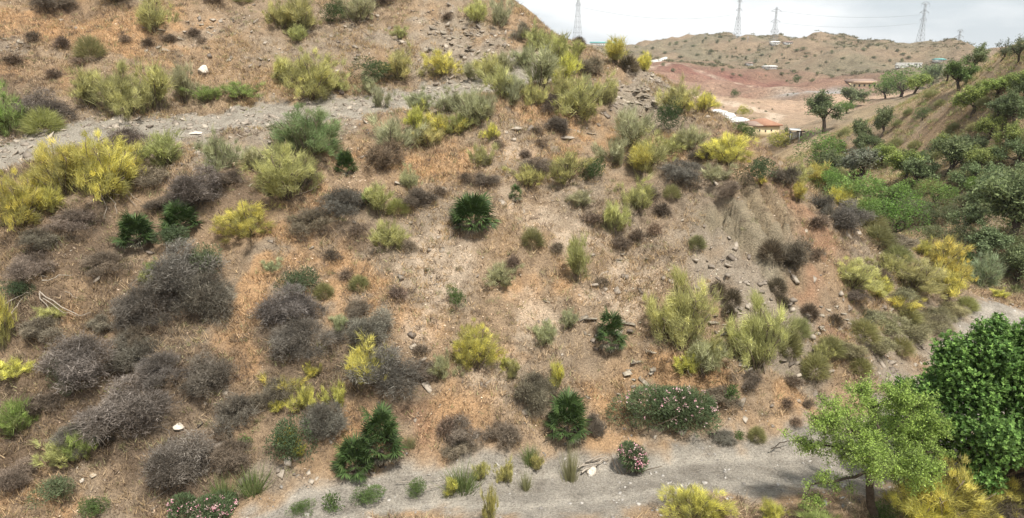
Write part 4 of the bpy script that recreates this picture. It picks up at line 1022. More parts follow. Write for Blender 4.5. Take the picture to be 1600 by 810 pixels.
# ------------------------------------------------------------------ oleanders
def oleander(px, py, w, h, label, nfl, lobes, seed):
    global RS
    g, wm, hm = place(px, py, w, h); dy = wm * .18 if w < 100 else .45
    root = thing('oleander', label, 'bush', (g[0], g[1] + dy, ground_z(g[0], g[1] + dy) - .05), 0, 'pink oleanders beside the road')
    fo = Bag(); n = int(2600 + 4200 * wm); lob = []
    for k in range(lobes): lob.append((RS.uniform(-.36, .36), RS.normal(0, .12), RS.uniform(.12, .68), RS.uniform(.17, .26)))
    if w < 100: lob = [(RS.uniform(-.2, .2), RS.uniform(-.1, .1), RS.uniform(.28, .6), RS.uniform(.24, .3)) for _ in range(lobes)]
    lob = np.array(lob); lob[:, 1] *= .9; i = RS.randint(0, lobes, n); d = rdir(n, -.6, 1); r = RS.uniform(.5, 1.03, n) ** .5
    P = (lob[i, :3] + d * (lob[i, 3] * r)[:, None]) * (wm, min(wm, 2.0), hm); P[:, 2] = np.maximum(P[:, 2], .03)
    D = unit(d + (0, 0, .5) + RS.normal(0, .5, (n, 3))); V, Fc = leaves(P, D, RS.uniform(.09, .15, n), .022)
    gg = RS.uniform(0, 1, n); fo.add(V, Fc, np.repeat(np.c_[np.clip(RS.uniform(0, .5, lobes)[i] + RS.uniform(0, .5, n), 0, 1), gg, gg], 4, 0))
    o = link('foliage', fo.mesh('oleander_leaves', M_leaf), root); o.color = (.19, .26, .13, 1)
    st = Bag()
    for k in range(16): p_, e_ = curve_path((RS.uniform(-.3, .3) * wm, RS.normal(0, .1), -.05), (RS.normal(0, .4), RS.normal(0, .4), 1), hm * .7, 4, .12); tube(st, p_, np.linspace(.018, .008, 5), 4)
    link('stems', st.mesh('oleander_stems', M_twig), root)
    fb = Bag()
    for k in range(nfl):
        j = RS.randint(0, lobes); d1 = rdir(1, -.1, 1)[0]; d1[1] = -abs(d1[1]); c = (lob[j, :3] + d1 * lob[j, 3] * 1.04) * (wm, min(wm, 2.0), hm)
        m = 7; cc = RS.uniform(0 if w < 105 else .45, 1); colr = np.array([.82, .30, .44]) * (1 - cc) + np.array([.82, .62, .60]) * cc
        P = c + RS.normal(0, .03, (m, 3)); V, Fc = leaves(P, unit(rdir(m) + d1), (.058 if w < 100 else .045), .045); fb.add(V, Fc, np.tile(colr, (len(V), 1)) * RS.uniform(.8, 1.1))
    fl = link('flowers', fb.mesh('oleander_flowers', M_pink), root); fl['kind'] = 'stuff'
oleander(1040, 694, 168, 106, 'wide dark green oleander with faded pink flowers on the far road edge', 95, 13, 1)
oleander(986, 744, 54, 60, 'small round oleander topped with pink flowers standing in the road edge', 70, 6, 2)
oleander(303, 835, 100, 52, 'oleander with bright pink flowers at the bottom edge on the left', 120, 8, 3)

# ------------------------------------------------------------------ almond tree and carob tree in the foreground
def almond():
    g = hit(1357, 809); t = g[3]; b = np.array([g[0] + .02, g[1] - .15, ground_z(g[0], g[1] - .15)]); m = t / F
    root = thing('almond_tree', 'slender almond tree with dark forked trunk and light green leaves beside the road', 'tree', tuple(b))
    tk = Bag(); tw = Bag(); ends = []
    H = 250 * m
    def limb(bag, pts, r, k=7):
        pts = np.array(pts, float) * m; n = 3
        out = [pts[0]]
        for a_, b_ in zip(pts[:-1], pts[1:]):
            for j in range(1, n + 1): out.append(a_ + (b_ - a_) * j / n + (RS.normal(0, 1.1, 3) * m if j < n else 0))
        out = np.array(out); tube(bag, out, np.linspace(r[0], r[1], len(out)), k); return out
    limb(tk, [(4, 0, -10), (0, 0, 20), (-9, 0, 48), (-12, 0, 72)], (.135, .10), 9)
    limb(tk, [(-12, 0, 66), (-8, 2, 84), (-14, 4, 105)], (.10, .07), 8); limb(tk, [(-12, 0, 66), (-20, -6, 82), (-24, -6, 96)], (.075, .06), 7)
    main = [([(-14, 4, 100), (-20, 6, 130), (-50, 0, 158), (-70, 10, 190)], .055), ([(-14, 4, 100), (0, 10, 140), (-10, 30, 178), (-30, 30, 205)], .055), ([(-24, -6, 92), (-50, -24, 94), (-88, -32, 90), (-112, -20, 78), (-124, -30, 60)], .05),
            ([(-20, 6, 98), (-46, 14, 118), (-90, 20, 122), (-124, 10, 132)], .045), ([(-14, 4, 100), (20, 6, 112), (50, 0, 124), (74, -6, 124)], .05), ([(-12, 4, 104), (20, 20, 140), (50, 30, 168), (60, 30, 190)], .05),
            ([(-14, 0, 100), (10, -30, 120), (26, -56, 130), (40, -60, 120)], .045), ([(-14, 0, 100), (-30, -40, 130), (-50, -60, 150)], .045), ([(-10, 6, 100), (0, 50, 120), (20, 70, 150)], .04), ([(-14, 4, 100), (14, 0, 92), (44, 0, 84), (62, -8, 74)], .035),
            ([(-50, 0, 158), (-84, -8, 176), (-100, -6, 168)], .03), ([(50, 0, 124), (70, 10, 150), (80, 10, 158)], .03), ([(-10, 30, 178), (16, 20, 200), (30, 10, 196)], .03)]
    for pts, r in main:
        o = limb(tk, pts, (r, r * .35), 5); lowleft = pts[-1][0] < -110 and pts[-1][2] < 70
        for k in range(30 if not lowleft else 16):
            i = RS.randint(3, len(o)); d = unit(RS.normal(0, 1, 3) + np.array([0, 0, .35 if not lowleft else -.25]))
            p_, e_ = curve_path(o[i], d, RS.uniform(.22, .60), 4, .28); tube(tw, p_, np.linspace(.010, .003, 5), 3)
            for q in (p_[2], p_[3], p_[4]): ends.append(q)
            for j in range(2):
                p2, e2 = curve_path(p_[RS.randint(1, 5)], e_ + RS.normal(0, .8, 3), RS.uniform(.12, .3), 3, .25); tube(tw, p2, np.linspace(.006, .002, 4), 3); ends += [p2[1], p2[2], p2[3]]
    E = np.array(ends); n = 54000; i = RS.randint(0, len(E), n); P = E[i] + RS.normal(0, .06, (n, 3)); D = unit(rdir(n) + (0, 0, -.15)); V, Fc = leaves(P, D, RS.uniform(.045, .085, n), .026)
    cm = RS.uniform(0, .8, len(E))[i]; gg = np.clip(RS.uniform(0, 1, n), 0, 1); fo = Bag(); fo.add(V, Fc, np.repeat(np.c_[np.clip(cm + RS.uniform(-.3, .3, n), 0, 1), gg, gg], 4, 0))
    link('trunk', tk.mesh('almond_trunk', M_bark, True), root); link('twigs', tw.mesh('almond_twigs', M_bark), root)
    o = link('crown', fo.mesh('almond_crown', M_leaf), root); o.color = (.41, .56, .13, 1)
almond()
def carob():
    g = hit(1568, 770); m = g[3] / F; b = np.array([g[0], g[1] + .6, ground_z(g[0], g[1] + .6)])
    root = thing('carob_tree', 'large dense dark green carob tree at the right edge beside the road', 'tree', tuple(b))
    tk = Bag()
    for k in range(9):
        a = k * .7; p_, e_ = curve_path((RS.normal(0, .12), RS.normal(0, .12), -.1), (math.cos(a) * .9, math.sin(a) * .9, 1), 3.0, 7, .14); tube(tk, p_, np.linspace(.17 if k < 3 else .10, .03, 8), 7)
    link('trunk', tk.mesh('carob_trunk', M_bark, True), root)
    lobes = [(-118, 0, 120, 62), (-70, -10, 180, 66), (-20, 0, 225, 62), (50, 10, 220, 70), (100, 0, 170, 70), (-60, -60, 110, 60), (10, -70, 130, 70), (80, -60, 110, 64), (-110, 10, 64, 44), (-30, 50, 150, 80), (60, 60, 130, 80), (140, 0, 100, 64),
             (-140, 4, 96, 36), (-100, -4, 205, 34), (-46, 0, 256, 34), (10, -40, 195, 60), (-70, -70, 60, 40), (20, -95, 75, 42), (110, -70, 60, 45), (-128, 0, 160, 34)]
    for k in range(34):
        q = lobes[k % 20]; dd = rdir(1, -.4, 1)[0]; lobes.append((q[0] + dd[0] * q[3] * .8, q[1] + dd[1] * q[3] * .8, max(30, q[2] + dd[2] * q[3] * .8), q[3] * RS.uniform(.3, .5)))
    lobes = [(a_, b_, c_, d_ * (.82 if k < 20 else 1)) for k, (a_, b_, c_, d_) in enumerate(lobes)]
    fo = Bag(); LB = np.array(lobes) * m; nr = 12000; i = RS.choice(len(LB), nr, p=(LB[:, 3] ** 2) / (LB[:, 3] ** 2).sum()); d = rdir(nr, -.75, 1)
    keep = RS.uniform(.62, 1.06, nr) ** .6; P = LB[i, :3] + d * (LB[i, 3] * keep)[:, None] * (1, 1, .9)
    P = P[P[:, 2] > .35]; nr = len(P); d = d[:nr] if False else unit(P - (0, 0, 120 * m)); ax = unit(d + (0, 0, .55) + RS.normal(0, .35, (nr, 3)))
    nleaf = 9; A = np.repeat(ax, nleaf, 0); S = unit(np.cross(A, rdir(nr * nleaf))); D = unit(A * RS.uniform(.15, .9, (nr * nleaf, 1)) + S * .8); Q = np.repeat(P, nleaf, 0) + A * RS.uniform(-.06, .03, (nr * nleaf, 1))
    n = len(Q); T = unit(np.cross(D, A)); Ln = RS.uniform(.055, .095, n)[:, None]; Wd = .036
    V = np.stack([Q, Q + D * Ln * .35 + T * Wd / 2, Q + D * Ln * .8 + T * Wd / 2.4, Q + D * Ln, Q + D * Ln * .8 - T * Wd / 2.4, Q + D * Ln * .35 - T * Wd / 2], 1).reshape(-1, 3); j = np.arange(n)[:, None] * 6
    Fc = np.concatenate([j + [0, 1, 5], j + [1, 2, 5], j + [2, 4, 5], j + [2, 3, 4]]); c = np.repeat(RS.uniform(0, 1, nr), nleaf); gg = np.clip(np.repeat(RS.uniform(0, 1, nr), nleaf) + RS.uniform(-.2, .3, n), 0, 1)
    fo.add(V, Fc, np.repeat(np.c_[c * .9, gg, gg], 6, 0))
    ni = 42000; i2 = RS.choice(len(LB), ni, p=(LB[:, 3] ** 2) / (LB[:, 3] ** 2).sum()); P2 = LB[i2, :3] + rdir(ni) * (LB[i2, 3] * RS.uniform(.2, .88, ni))[:, None]; P2[:, 2] = np.maximum(P2[:, 2], .3)
    V2, F2 = leaves(P2, rdir(ni), .14, .075); fo.add(V2, F2, np.repeat(np.c_[RS.uniform(.5, 1, ni), RS.uniform(.1, .6, ni), np.zeros(ni)], 4, 0))  # inner fill leaves coloured darker to paint the crown's inner shade
    o = link('crown', fo.mesh('carob_crown', M_carob), root); o.color = (.225, .365, .09, 1)
carob()

# ------------------------------------------------------------------ trees and shrubs of the valley and the wooded slope
TR = """
5 1592 100 40 44 windblown dark tree with a bent trunk, highest on the right skyline
5 1562 98 30 34 leaning bare branched tree just left of the highest one on the right skyline
1 1516 118 42 40 dark rounded tree on the crest of the right hill, second from the edge
3 1498 142 54 46 green topped tree with dark forked trunk on the right hill crest
1 1452 138 46 38 dark tree in the row on the right hill crest
1 1478 130 34 26 small dark tree between the row and the forked tree
2 1408 152 66 42 largest rounded green tree of the crest row beside the far building
2 1384 154 40 34 green tree at the left end of the crest row
0 1428 146 40 30 green tree crown joined to the right of the largest crest tree
0 1520 180 64 44 spreading tree with dark twisted trunk on the dry right slope
1 1290 208 66 46 dark olive tree on the left shoulder of the right hill
1 1330 168 54 26 dark low tree above the field at the right hill's left shoulder
2 1324 178 34 22 yellow green rounded shrub in front of the dark low tree
1 1376 216 40 44 dark round tree with thin trunk on the straw slope
1 1340 228 40 38 dark round tree left of the thin trunked one
4 1442 188 26 22 tiny dark green tree on the straw slope
2 1284 262 70 52 bright green bushy tree at the toe of the right hill
6 1296 296 44 34 bright green bush below the bushy tree at the hill toe
4 1366 232 40 22 grey green tree under the two dark round ones
7 1342 282 76 46 silvery grey leafless tree in the valley
0 1404 288 72 50 light yellow green tree with thin dark stems in the valley
1 1478 274 80 56 wide grey green olive tree with dark twisting stems
0 1546 218 38 38 small yellow green tree in the middle of the right slope
1 1584 206 54 46 dark green tree at the right edge on the upper slope
1 1590 262 54 46 dark tree at the right edge halfway up the slope
0 1530 262 50 34 light green tree low on the right slope
4 1440 262 34 30 small green tree between the yellow green one and the wide olive
2 1372 330 92 56 bright green dense tree in the valley bottom
6 1396 374 78 66 dark green leafy tree in the valley just behind the spur
2 1330 316 60 40 green tree at the back of the valley beside the ridge
2 1466 322 54 38 dark green round tree at the foot of the right slope
1 1560 384 140 104 biggest grey green olive tree at the right edge of the valley
1 1500 372 60 44 olive tree left of the biggest one in the valley
1 1600 330 70 70 dark olive crown behind the biggest one at the right edge
0 1558 150 50 30 yellow green shrub by the crest trees on the right hill
0 1590 150 44 40 yellow green tree at the right edge under the skyline
1 1516 240 40 30 dark shrub on the straw slope above the light green tree
2 1310 306 50 36 fresh green leafy bush by the valley path below the toe of the hill
2 1350 352 60 44 leafy green bush in front of the bright dense valley tree
2 1405 330 60 46 bright green crown right of the dense valley tree
4 1424 346 52 40 green bush on the valley floor right of the dark leafy tree
1 1296 276 50 40 dark crown behind the bushy tree at the hill toe
1 1440 298 60 44 dark grey green tree between the yellow green tree and the wide olive
1 1530 300 60 46 grey green olive crown right of the wide olive
0 1566 240 46 36 yellow green bush right of the small yellow green tree
1 1550 330 70 56 olive tree in the upper part of the valley edge crowd
2 1520 310 44 34 green bush between the wide olive and the biggest one
0 1380 262 46 34 pale green crown behind the silvery leafless tree
1 1596 160 46 40 dark green crown at the right edge below the yellow green one
1 1556 196 50 36 dark tree on the upper right slope left of the edge
1 1608 300 60 50 dark green crown cut by the right edge in mid slope
1 1536 420 80 50 dark scrubby thicket behind the pale blue broom
1 1592 440 70 54 dark scrubby thicket at the right edge above the dirt path
1 1345 250 40 32 olive crown on the slope left of the light tree row
0 1466 240 34 24 yellow green bush left of the dark shrub on the straw slope
"""
TCOL = {0: (.42, .50, .14), 1: (.26, .31, .15), 2: (.22, .34, .08), 3: (.20, .29, .08), 4: (.16, .22, .09), 5: (.16, .19, .11), 6: (.17, .32, .06), 7: (.33, .33, .26)}
for row in TR.strip().split('\n'):
    k, px, py, w, h, label = row.split(' ', 5); k = int(k); px, py, w, h = map(float, (px, py, w, h)); g, wm, hm = place(min(px, 1600), py, w, h)
    root = thing('hillside_tree', label, 'tree', (g[0], g[1], g[2] - .1), rnd.uniform(0, 6.28), 'trees in the valley and on the right hill')
    s_, f_ = TREE[4] if k in (5,) else rnd.choice(TREE[:4]); a = link('trunk', s_, root); q = 1.45; leafy = k in (2, 6, 4)
    b = link('crown', rnd.choice(LEAFY) if leafy else f_, root)
    if leafy: b.scale = (wm * 1.15, wm * 1.15, hm * 1.15); a.scale = (wm, wm, hm * .8)
    else: a.scale = b.scale = (wm * 1.25, wm * 1.25, hm * (1.2 if py < 160 else 1.4))
    b.color = jit(TCOL[k], .15)
SH = """
1350 345 36 30|1440 352 60 34|1480 350 44 30|1520 388 60 36|1460 384 50 34|1590 402 60 36|1560 420 70 30|1600 430 50 34|1545 300 44 26|1506 330 50 30|1570 300 50 30|1430 232 26 16|1400 230 26 18|1468 246 26 16|1560 190 30 18|1490 205 26 16|1540 165 30 16|1580 128 30 16|1500 158 22 12|1470 165 22 12|1455 152 26 14|1480 218 26 14|1524 204 28 16|1600 225 36 22|1560 242 40 22|1420 300 40 24|1450 300 40 26|1310 262 34 26|1306 284 40 26|1270 290 30 22|1535 136 26 14|1600 170 34 20|1320 214 24 16|1310 236 30 18|1420 178 18 10|1404 196 18 10|1380 260 36 20|1500 284 40 24|1520 285 40 24|1576 330 60 34|1540 346 50 30
"""
for k, r in enumerate(SH.strip().split('|')):
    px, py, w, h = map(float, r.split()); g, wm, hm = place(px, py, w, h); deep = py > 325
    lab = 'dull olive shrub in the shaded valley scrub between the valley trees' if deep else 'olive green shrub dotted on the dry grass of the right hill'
    lab = autolabel('dull olive valley shrub' if deep else 'olive green shrub on dry grass', px, py, LAND2)
    me = rnd.choice(LEAFY if w > 40 else CUSH); o = thing('valley_shrub', lab, 'bush', (g[0], g[1], g[2] - .05), rnd.uniform(0, 6), 'shrubs in the valley scrub' if deep else 'shrubs on the dry right hill', me, (wm * 1.3, wm * 1.3, hm * 1.2))
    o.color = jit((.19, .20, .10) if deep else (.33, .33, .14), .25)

# tiny shrubs far away
HILL = """955 88|962 80|1004 84|1020 78|1046 72|1040 84|1064 96|1062 90|1036 104|1050 112|1098 66|1103 62|1124 92|1136 91|1144 91|1152 92|1166 94|1180 98|1190 88|1176 108|1185 122|1196 120|1230 128|1240 112|1244 120|1268 128|1290 98|1282 104|1316 92|1350 80|1356 76|1385 78|1340 68|1330 70|1366 92|1300 84|1260 90|1244 80|1222 88|1156 120|1144 118|1128 112|1118 104|1108 102|1202 90|1230 100|1250 124|1310 110|1330 118|1300 122|1346 100|1380 104|1390 96|1408 98|1420 92|1402 82|1412 86|1372 72|1318 76|1274 88|1214 98|1186 80|1170 80|1150 78|1140 66|1120 68|1084 74|1072 66|1058 70|1126 60|1160 64|1014 92|1000 96|1090 88|1110 84|1206 78|1232 74|1256 78|1284 82|1196 106|1220 118|1262 110|1276 118|1354 114|1370 112|1166 172|1186 170|1206 172|1197 175|1176 162|1186 160|1210 186|1178 186|1150 178|1230 150|1240 146|1294 146|1270 150|1130 168|1112 148|1100 158|1306 140|1326 142"""
for k, r in enumerate(HILL.split('|')):
    px, py = map(float, r.split()); g, wm, hm = place(px, py, rnd.uniform(3, 9) * (.7 if py > 138 else 1), rnd.uniform(2.5, 5.5) * (.7 if py > 138 else 1)); fld = py > 138
    o = thing('distant_shrub', autolabel('tiny far shrub', px, py, LAND3), 'bush', (g[0], g[1], g[2] - .3), rnd.uniform(0, 6),
              'shrubs on the bare field' if fld else 'shrubs on the distant hills', rnd.choice(LEAFS), (wm * 1.3, wm * 1.3, hm * 1.5)); o.color = jit((.19, .19, .11), .35)
for px, py, w, h, lab in [(1147, 152, 14, 12, 'dark green round bush above the sandy patch of the bare field'), (1244, 132, 12, 12, 'round green bush at the lower end of the red bank'), (1160, 182, 22, 16, 'yellow green bush by the bare gully above the white wall'),
                          (1170, 214, 34, 24, 'green tree beside the yellow house hiding its left wall'), (1214, 232, 46, 24, 'yellow flowering bush in front of the yellow house'), (1228, 214, 8, 16, 'dark narrow cypress at the right end of the yellow house')]:
    g = far_hit(px, py); wm, hm = w * g[3] / F, h * g[3] / F; o = thing('distant_bush', lab, 'bush', (g[0], g[1], g[2] - .2), rnd.uniform(0, 6), None, rnd.choice(LEAFY), (wm * 1.3, wm * 1.3, hm * 1.3)); o.color = (.10, .15, .05, 1) if 'yellow' not in lab.split(' ')[0] else (.5, .46, .08, 1)

# ------------------------------------------------------------------ rocks that can be told apart
RK = """
0 318 113 20 17 white_ white boulder perched on the bare slope near the top left
2 306 207 24 9 white_ flat white stone lying on the grey spoil below the track
0 533 146 12 12 purple_ purple grey stone beside the small green broom on the track
3 806 200 22 10 grey_ flat pale slab at the left end of the orange slope under the crowd of brooms
0 924 738 20 14 white_ rounded pale rock with driftwood beside the small oleander
2 885 214 30 8 grey_ thin grey slab on the orange slope in the upper middle
1 1172 586 26 12 grey_ grey slab between the two tall brooms
0 128 752 9 7 white_ small white stone on the tan clearing, left one of the pair
0 146 744 12 6 pale_ pale stone on the tan clearing, right one of the pair
2 280 664 24 16 white_ white flat stone among grey shrubs above the tan bare patch
1 745 680 16 12 white_ pale broken stone on the orange slope right of the biggest palm
0 800 690 14 8 grey_ small grey stone at the slope foot beside the dark dry shrub
1 1092 660 10 7 grey_ small stone beside the green clump right of the large oleander
2 1430 430 40 14 pale_ long pale slab on the ridge beside the flat grey shrub
2 1400 402 26 22 pale_ leaning pale slab on the ridge line
2 1160 566 28 12 grey_ grey slab left of the hanging yellow broom
1 1225 548 20 16 grey_ grey block leaning on the stony bank
2 1275 520 16 8 grey_ flat stone at the edge of the stony patch
3 1260 492 14 8 grey_ angular stone at the top of the stony patch
3 1333 524 14 8 pale_ pale stone between cushions and the stony patch
"""
RC = dict(white_=(1.9, 1.9, 1.95, 1), pale_=(1.45, 1.4, 1.3, 1), grey_=(1.05, 1.02, 1.0, 1), purple_=(.62, .55, .60, 1))
for row in RK.strip().split('\n'):
    k, px, py, w, h, c, label = row.split(' ', 6); px, py, w, h = map(float, (px, py, w, h)); g, wm, hm = place(px, py, w, h)
    o = thing('rock', label, 'rock', (g[0], g[1], g[2] + hm * (.2 if k == '0' else -.1)), rnd.uniform(0, 6), None, BOULD[int(k)], (wm * 1.1, wm * .9, hm * (1.5 if k == '0' else 2.4))); o.color = RC[c]
# broken slate slabs sticking out of the slope: countable, one object each
SLAB = []
def slab_mesh(seed):
    b = Bag(); global RS
    stone_bag(b, np.zeros(3), 1, .62, .16, 0); return tri_mesh('slate_slab', b.V[0], b.F[0], M_rock)
SLABS = [slab_mesh(i) for i in range(7)]
for (cx, cy, rx, ry, n, s0, s1, ph, tint) in [(1010, 152, 40, 26, 40, 6, 14, 'in the scree on the ridge right of the brooms', 1.3), (1290, 498, 36, 20, 16, 6, 14, 'in the stony patch above the almond tree', 1.1),
                                     (1000, 600, 60, 50, 14, 8, 22, 'stepping out of the orange slope above the large oleander', 1.05), (905, 500, 70, 30, 10, 8, 22, 'stepping out of the litter below the central slope', 1.0), (1150, 520, 46, 50, 22, 8, 18, 'on the grey bank between the tall brooms', 1.1),
                                     (700, 70, 70, 40, 26, 7, 15, 'in the scree cone under the hilltop', .95), (300, 50, 60, 30, 14, 6, 14, 'on the bare slope above the white boulder', 1.2), (1400, 395, 46, 24, 10, 10, 24, 'along the ridge of the spur toe', 1.15), (40, 72, 40, 10, 12, 6, 12, 'in the pebbly band at the upper left', 1.15),
                                     (880, 180, 60, 30, 10, 8, 18, 'on the orange slope below the crowd of brooms', .95), (450, 205, 90, 30, 18, 6, 13, 'on the grey spoil under the track', .95), (990, 400, 40, 30, 8, 8, 16, 'among the pale litter right of the central slope', .9)]:
    for j in range(n):
        px = cx + rnd.gauss(0, rx * .5); py = cy + rnd.gauss(0, ry * .5); g = hit(px, py)
        if g is None or g[1] > 60: continue
        w = rnd.uniform(s0, s1) * g[3] / F
        o = thing('slate_rock', 'flat broken slate slab ' + ph, 'stone', (g[0], g[1], g[2] - .01), rnd.gauss(.2, .5), 'slate slabs ' + ph, SLABS[j % 7], (w, w * rnd.uniform(.7, 1.1), w * rnd.uniform(.5, 1.0)))
        o.rotation_euler = (rnd.gauss(.25, .2), rnd.gauss(.1, .2), rnd.gauss(.2, .6)); q = tint * rnd.uniform(.7, 1.1); o.color = (q, q * .97, q * .92, 1)

# dead branches
def branches(name, px, py, label, spec, mat=None):
    g = hit(px, py); m = g[3] / F; b = Bag()
    for pts, r in spec:
        P = []
        for x, y in pts:
            q = hit(px + x, py + y); P.append((q[0] - g[0], q[1] - g[1] - .1, q[2] - g[2] + .12 + RS.uniform(0, .15)))
        P = np.array(P); o = [P[0]]
        for a_, c_ in zip(P[:-1], P[1:]):
            for k in (1, 2, 3): o.append(a_ + (c_ - a_) * k / 3 + (RS.normal(0, .03, 3) if k < 3 else 0))
        tube(b, np.array(o), np.linspace(r, r * .4, len(o)), 5)
    o = thing(name, label, 'branch', (g[0], g[1], g[2]), 0, None, b.mesh(name, mat or M_dead))
branches('dead_branch', 80, 470, 'bleached forked dead branches lying at the left above grey shrubs', [([(-70, 15), (-40, -2), (-28, -8)], .022), ([(-60, 28), (-45, 5), (-30, -8)], .018), ([(-14, -6), (2, 20), (0, 45)], .026), ([(-14, -8), (20, 16), (48, 28), (66, 22)], .024),
          ([(-8, 6), (24, 28), (46, 30)], .018), ([(-10, -24), (16, -32), (38, -34)], .022), ([(26, -6), (46, 4)], .014), ([(-36, -34), (0, -30)], .014)])
branches('dead_branch', 180, 318, 'pale arching dead branches under the big yellow broom clump', [([(-20, -8), (-10, 12), (-14, 30)], .02), ([(-16, -6), (4, 6), (6, 24)], .018), ([(-20, -10), (20, -6), (36, 10)], .02), ([(14, -16), (44, 4)], .014), ([(-30, -2), (-44, 12)], .014), ([(34, -20), (50, -30), (64, -44)], .014)])
branches('dead_branch', 928, 728, 'bundle of bleached driftwood against the pale rock at the road edge', [([(-24, 8), (0, -6), (20, -12)], .04), ([(-20, 14), (6, 0), (26, -8)], .035), ([(-14, 2), (14, -10)], .025), ([(-26, 12), (-6, 6), (10, 4)], .03)])
branches('dead_branch', 680, 760, 'thin dry stalks lying on the road edge left of the broad tussock', [([(-60, -4), (0, -8), (36, -14)], .012), ([(-40, 4), (10, 0), (46, -10)], .012), ([(-20, 10), (30, 0)], .012)])
branches('dead_branch', 1212, 700, 'short dark dead twig on the road left of the almond tree', [([(-10, 8), (10, 0), (22, -4)], .022), ([(-2, 4), (12, 6)], .014)], M_bark)
branches('dead_branch', 1090, 572, 'arching pale dead stems at the foot of the tall light broom', [([(-30, -6), (-6, 2), (10, 24)], .018), ([(-20, -14), (20, -6), (30, 14)], .016), ([(-24, 4), (-10, 24)], .014), ([(10, -20), (50, -6)], .014)])

# ------------------------------------------------------------------ loose cover nobody could count
def scatter(n, x0, x1, y0, y1, fn):
    x = RS.uniform(x0, x1, n); y = RS.uniform(y0, y1, n); p = fn(x, y); k = RS.uniform(0, 1, n) < p; return x[k], y[k]
def fields(x, y):
    dr = road_dist(x, y); dt = seg_dist(x, y, TRACK); return dr, dt, Zstraw(x, y), Zgrey(x, y), Zpale(x, y), Zdark(x, y), Zcliff(x, y)
# dry grass
def cover(name, n, blades_per, fn, colf, ln, wd, spread, box=(-30, 36, 13, 52), lean=.55, mat=None, diamond=False, lift=0.0):
    x, y = scatter(n, *box, fn); z = Hfull(x, y); m = len(x); P = np.repeat(np.c_[x, y, z], blades_per, 0); k = len(P)
    P[:, :2] += RS.normal(0, spread, (k, 2)); P[:, 2] += RS.uniform(-.01, .01 + lift, k)
    D = unit(np.c_[RS.normal(0, lean, (k, 2)), np.ones(k) * (1 if not diamond else .25)]); D[:, 1] -= .12; sc = np.repeat(RS.uniform(.55, 1.35, m), blades_per)
    V, Fc = (leaves if diamond else blades)(P, D, RS.uniform(.6, 1.2, k) * sc * ln, wd)
    c = np.repeat(colf(x, y), blades_per, 0) * RS.uniform(.45, 1.5, (k, 1)); o = link(name, tri_mesh(name, V, Fc, mat or M_grass, np.clip(np.repeat(c, 4 if diamond else 3, 0), 0, .85))); o['kind'] = 'stuff'
    return o
def f_straw(x, y):
    dr, dt, s, g, p, d, c = fields(x, y); n = fbm(x * .5, y * .5, 4, 101) + fbm(x * 2, y * 2, 2, 103) * .5
    return np.clip(.48 + s * .9 + n * 1.3 - g * .75 - c * .6 - p * .15, 0, 1) * smooth(1.8, 2.6, dr) * smooth(1.3, 2.2, dt)
def c_straw(x, y):
    n = np.clip(.5 + fbm(x * .4, y * .4, 4, 111) * 1.6, 0, 1); s = Zstraw(x, y); k = lerp(np.tile([.52, .40, .27], (len(x), 1)), np.array([.50, .36, .20]), n); k = lerp(k, np.array([.62, .41, .23]), s * .7)
    k = lerp(k, np.array([.19, .15, .11]), Zdark(x, y) * .75); r = RS.uniform(0, 1, len(x)); k[r < .22] = (.20, .15, .11); k[r > .93] = (.34, .33, .17); return k
cover('dry_grass', 150000, 7, f_straw, c_straw, .26, .024, .09, lean=.7)
cover('dry_litter', 200000, 1, lambda x, y: np.clip(Zpale(x, y) * 1.1 + fbm(x * .5, y * .5, 3, 121) * 1.0 + .08, 0, 1) * smooth(1.8, 2.4, road_dist(x, y)) * smooth(1, 2, seg_dist(x, y, TRACK)) * (1 - Zdark(x, y) * .8),
      lambda x, y: lerp(np.tile([.68, .56, .44], (len(x), 1)), np.array([.40, .26, .17]), RS.uniform(0, 1, len(x))), .10, .04, .02, lean=1.0, mat=M_chips, diamond=True, lift=.03)
cover('dark_brush', 60000, 9, lambda x, y: np.clip(Zdark(x, y) * 1.2 + fbm(x * .7, y * .7, 4, 131) * 1.5 - .28 - Zgrey(x, y) * .2, 0, 1) * smooth(2.0, 2.8, road_dist(x, y)) * smooth(1.5, 2.2, seg_dist(x, y, TRACK)),
      lambda x, y: lerp(np.tile([.17, .13, .095], (len(x), 1)), np.array([.25, .19, .13]), RS.uniform(0, 1, len(x))), .24, .016, .13, lean=.9)
cover('green_herbs', 16000, 7, lambda x, y: np.clip(smooth(.20, .40, fbm(x * .6, y * .6, 3, 141)) * .6 + Zdark(x, y) * .22, 0, 1) * smooth(1.9, 2.4, road_dist(x, y)), lambda x, y: lerp(np.tile([.20, .22, .08], (len(x), 1)), np.array([.34, .33, .13]), RS.uniform(0, 1, len(x))), .16, .02, .07)
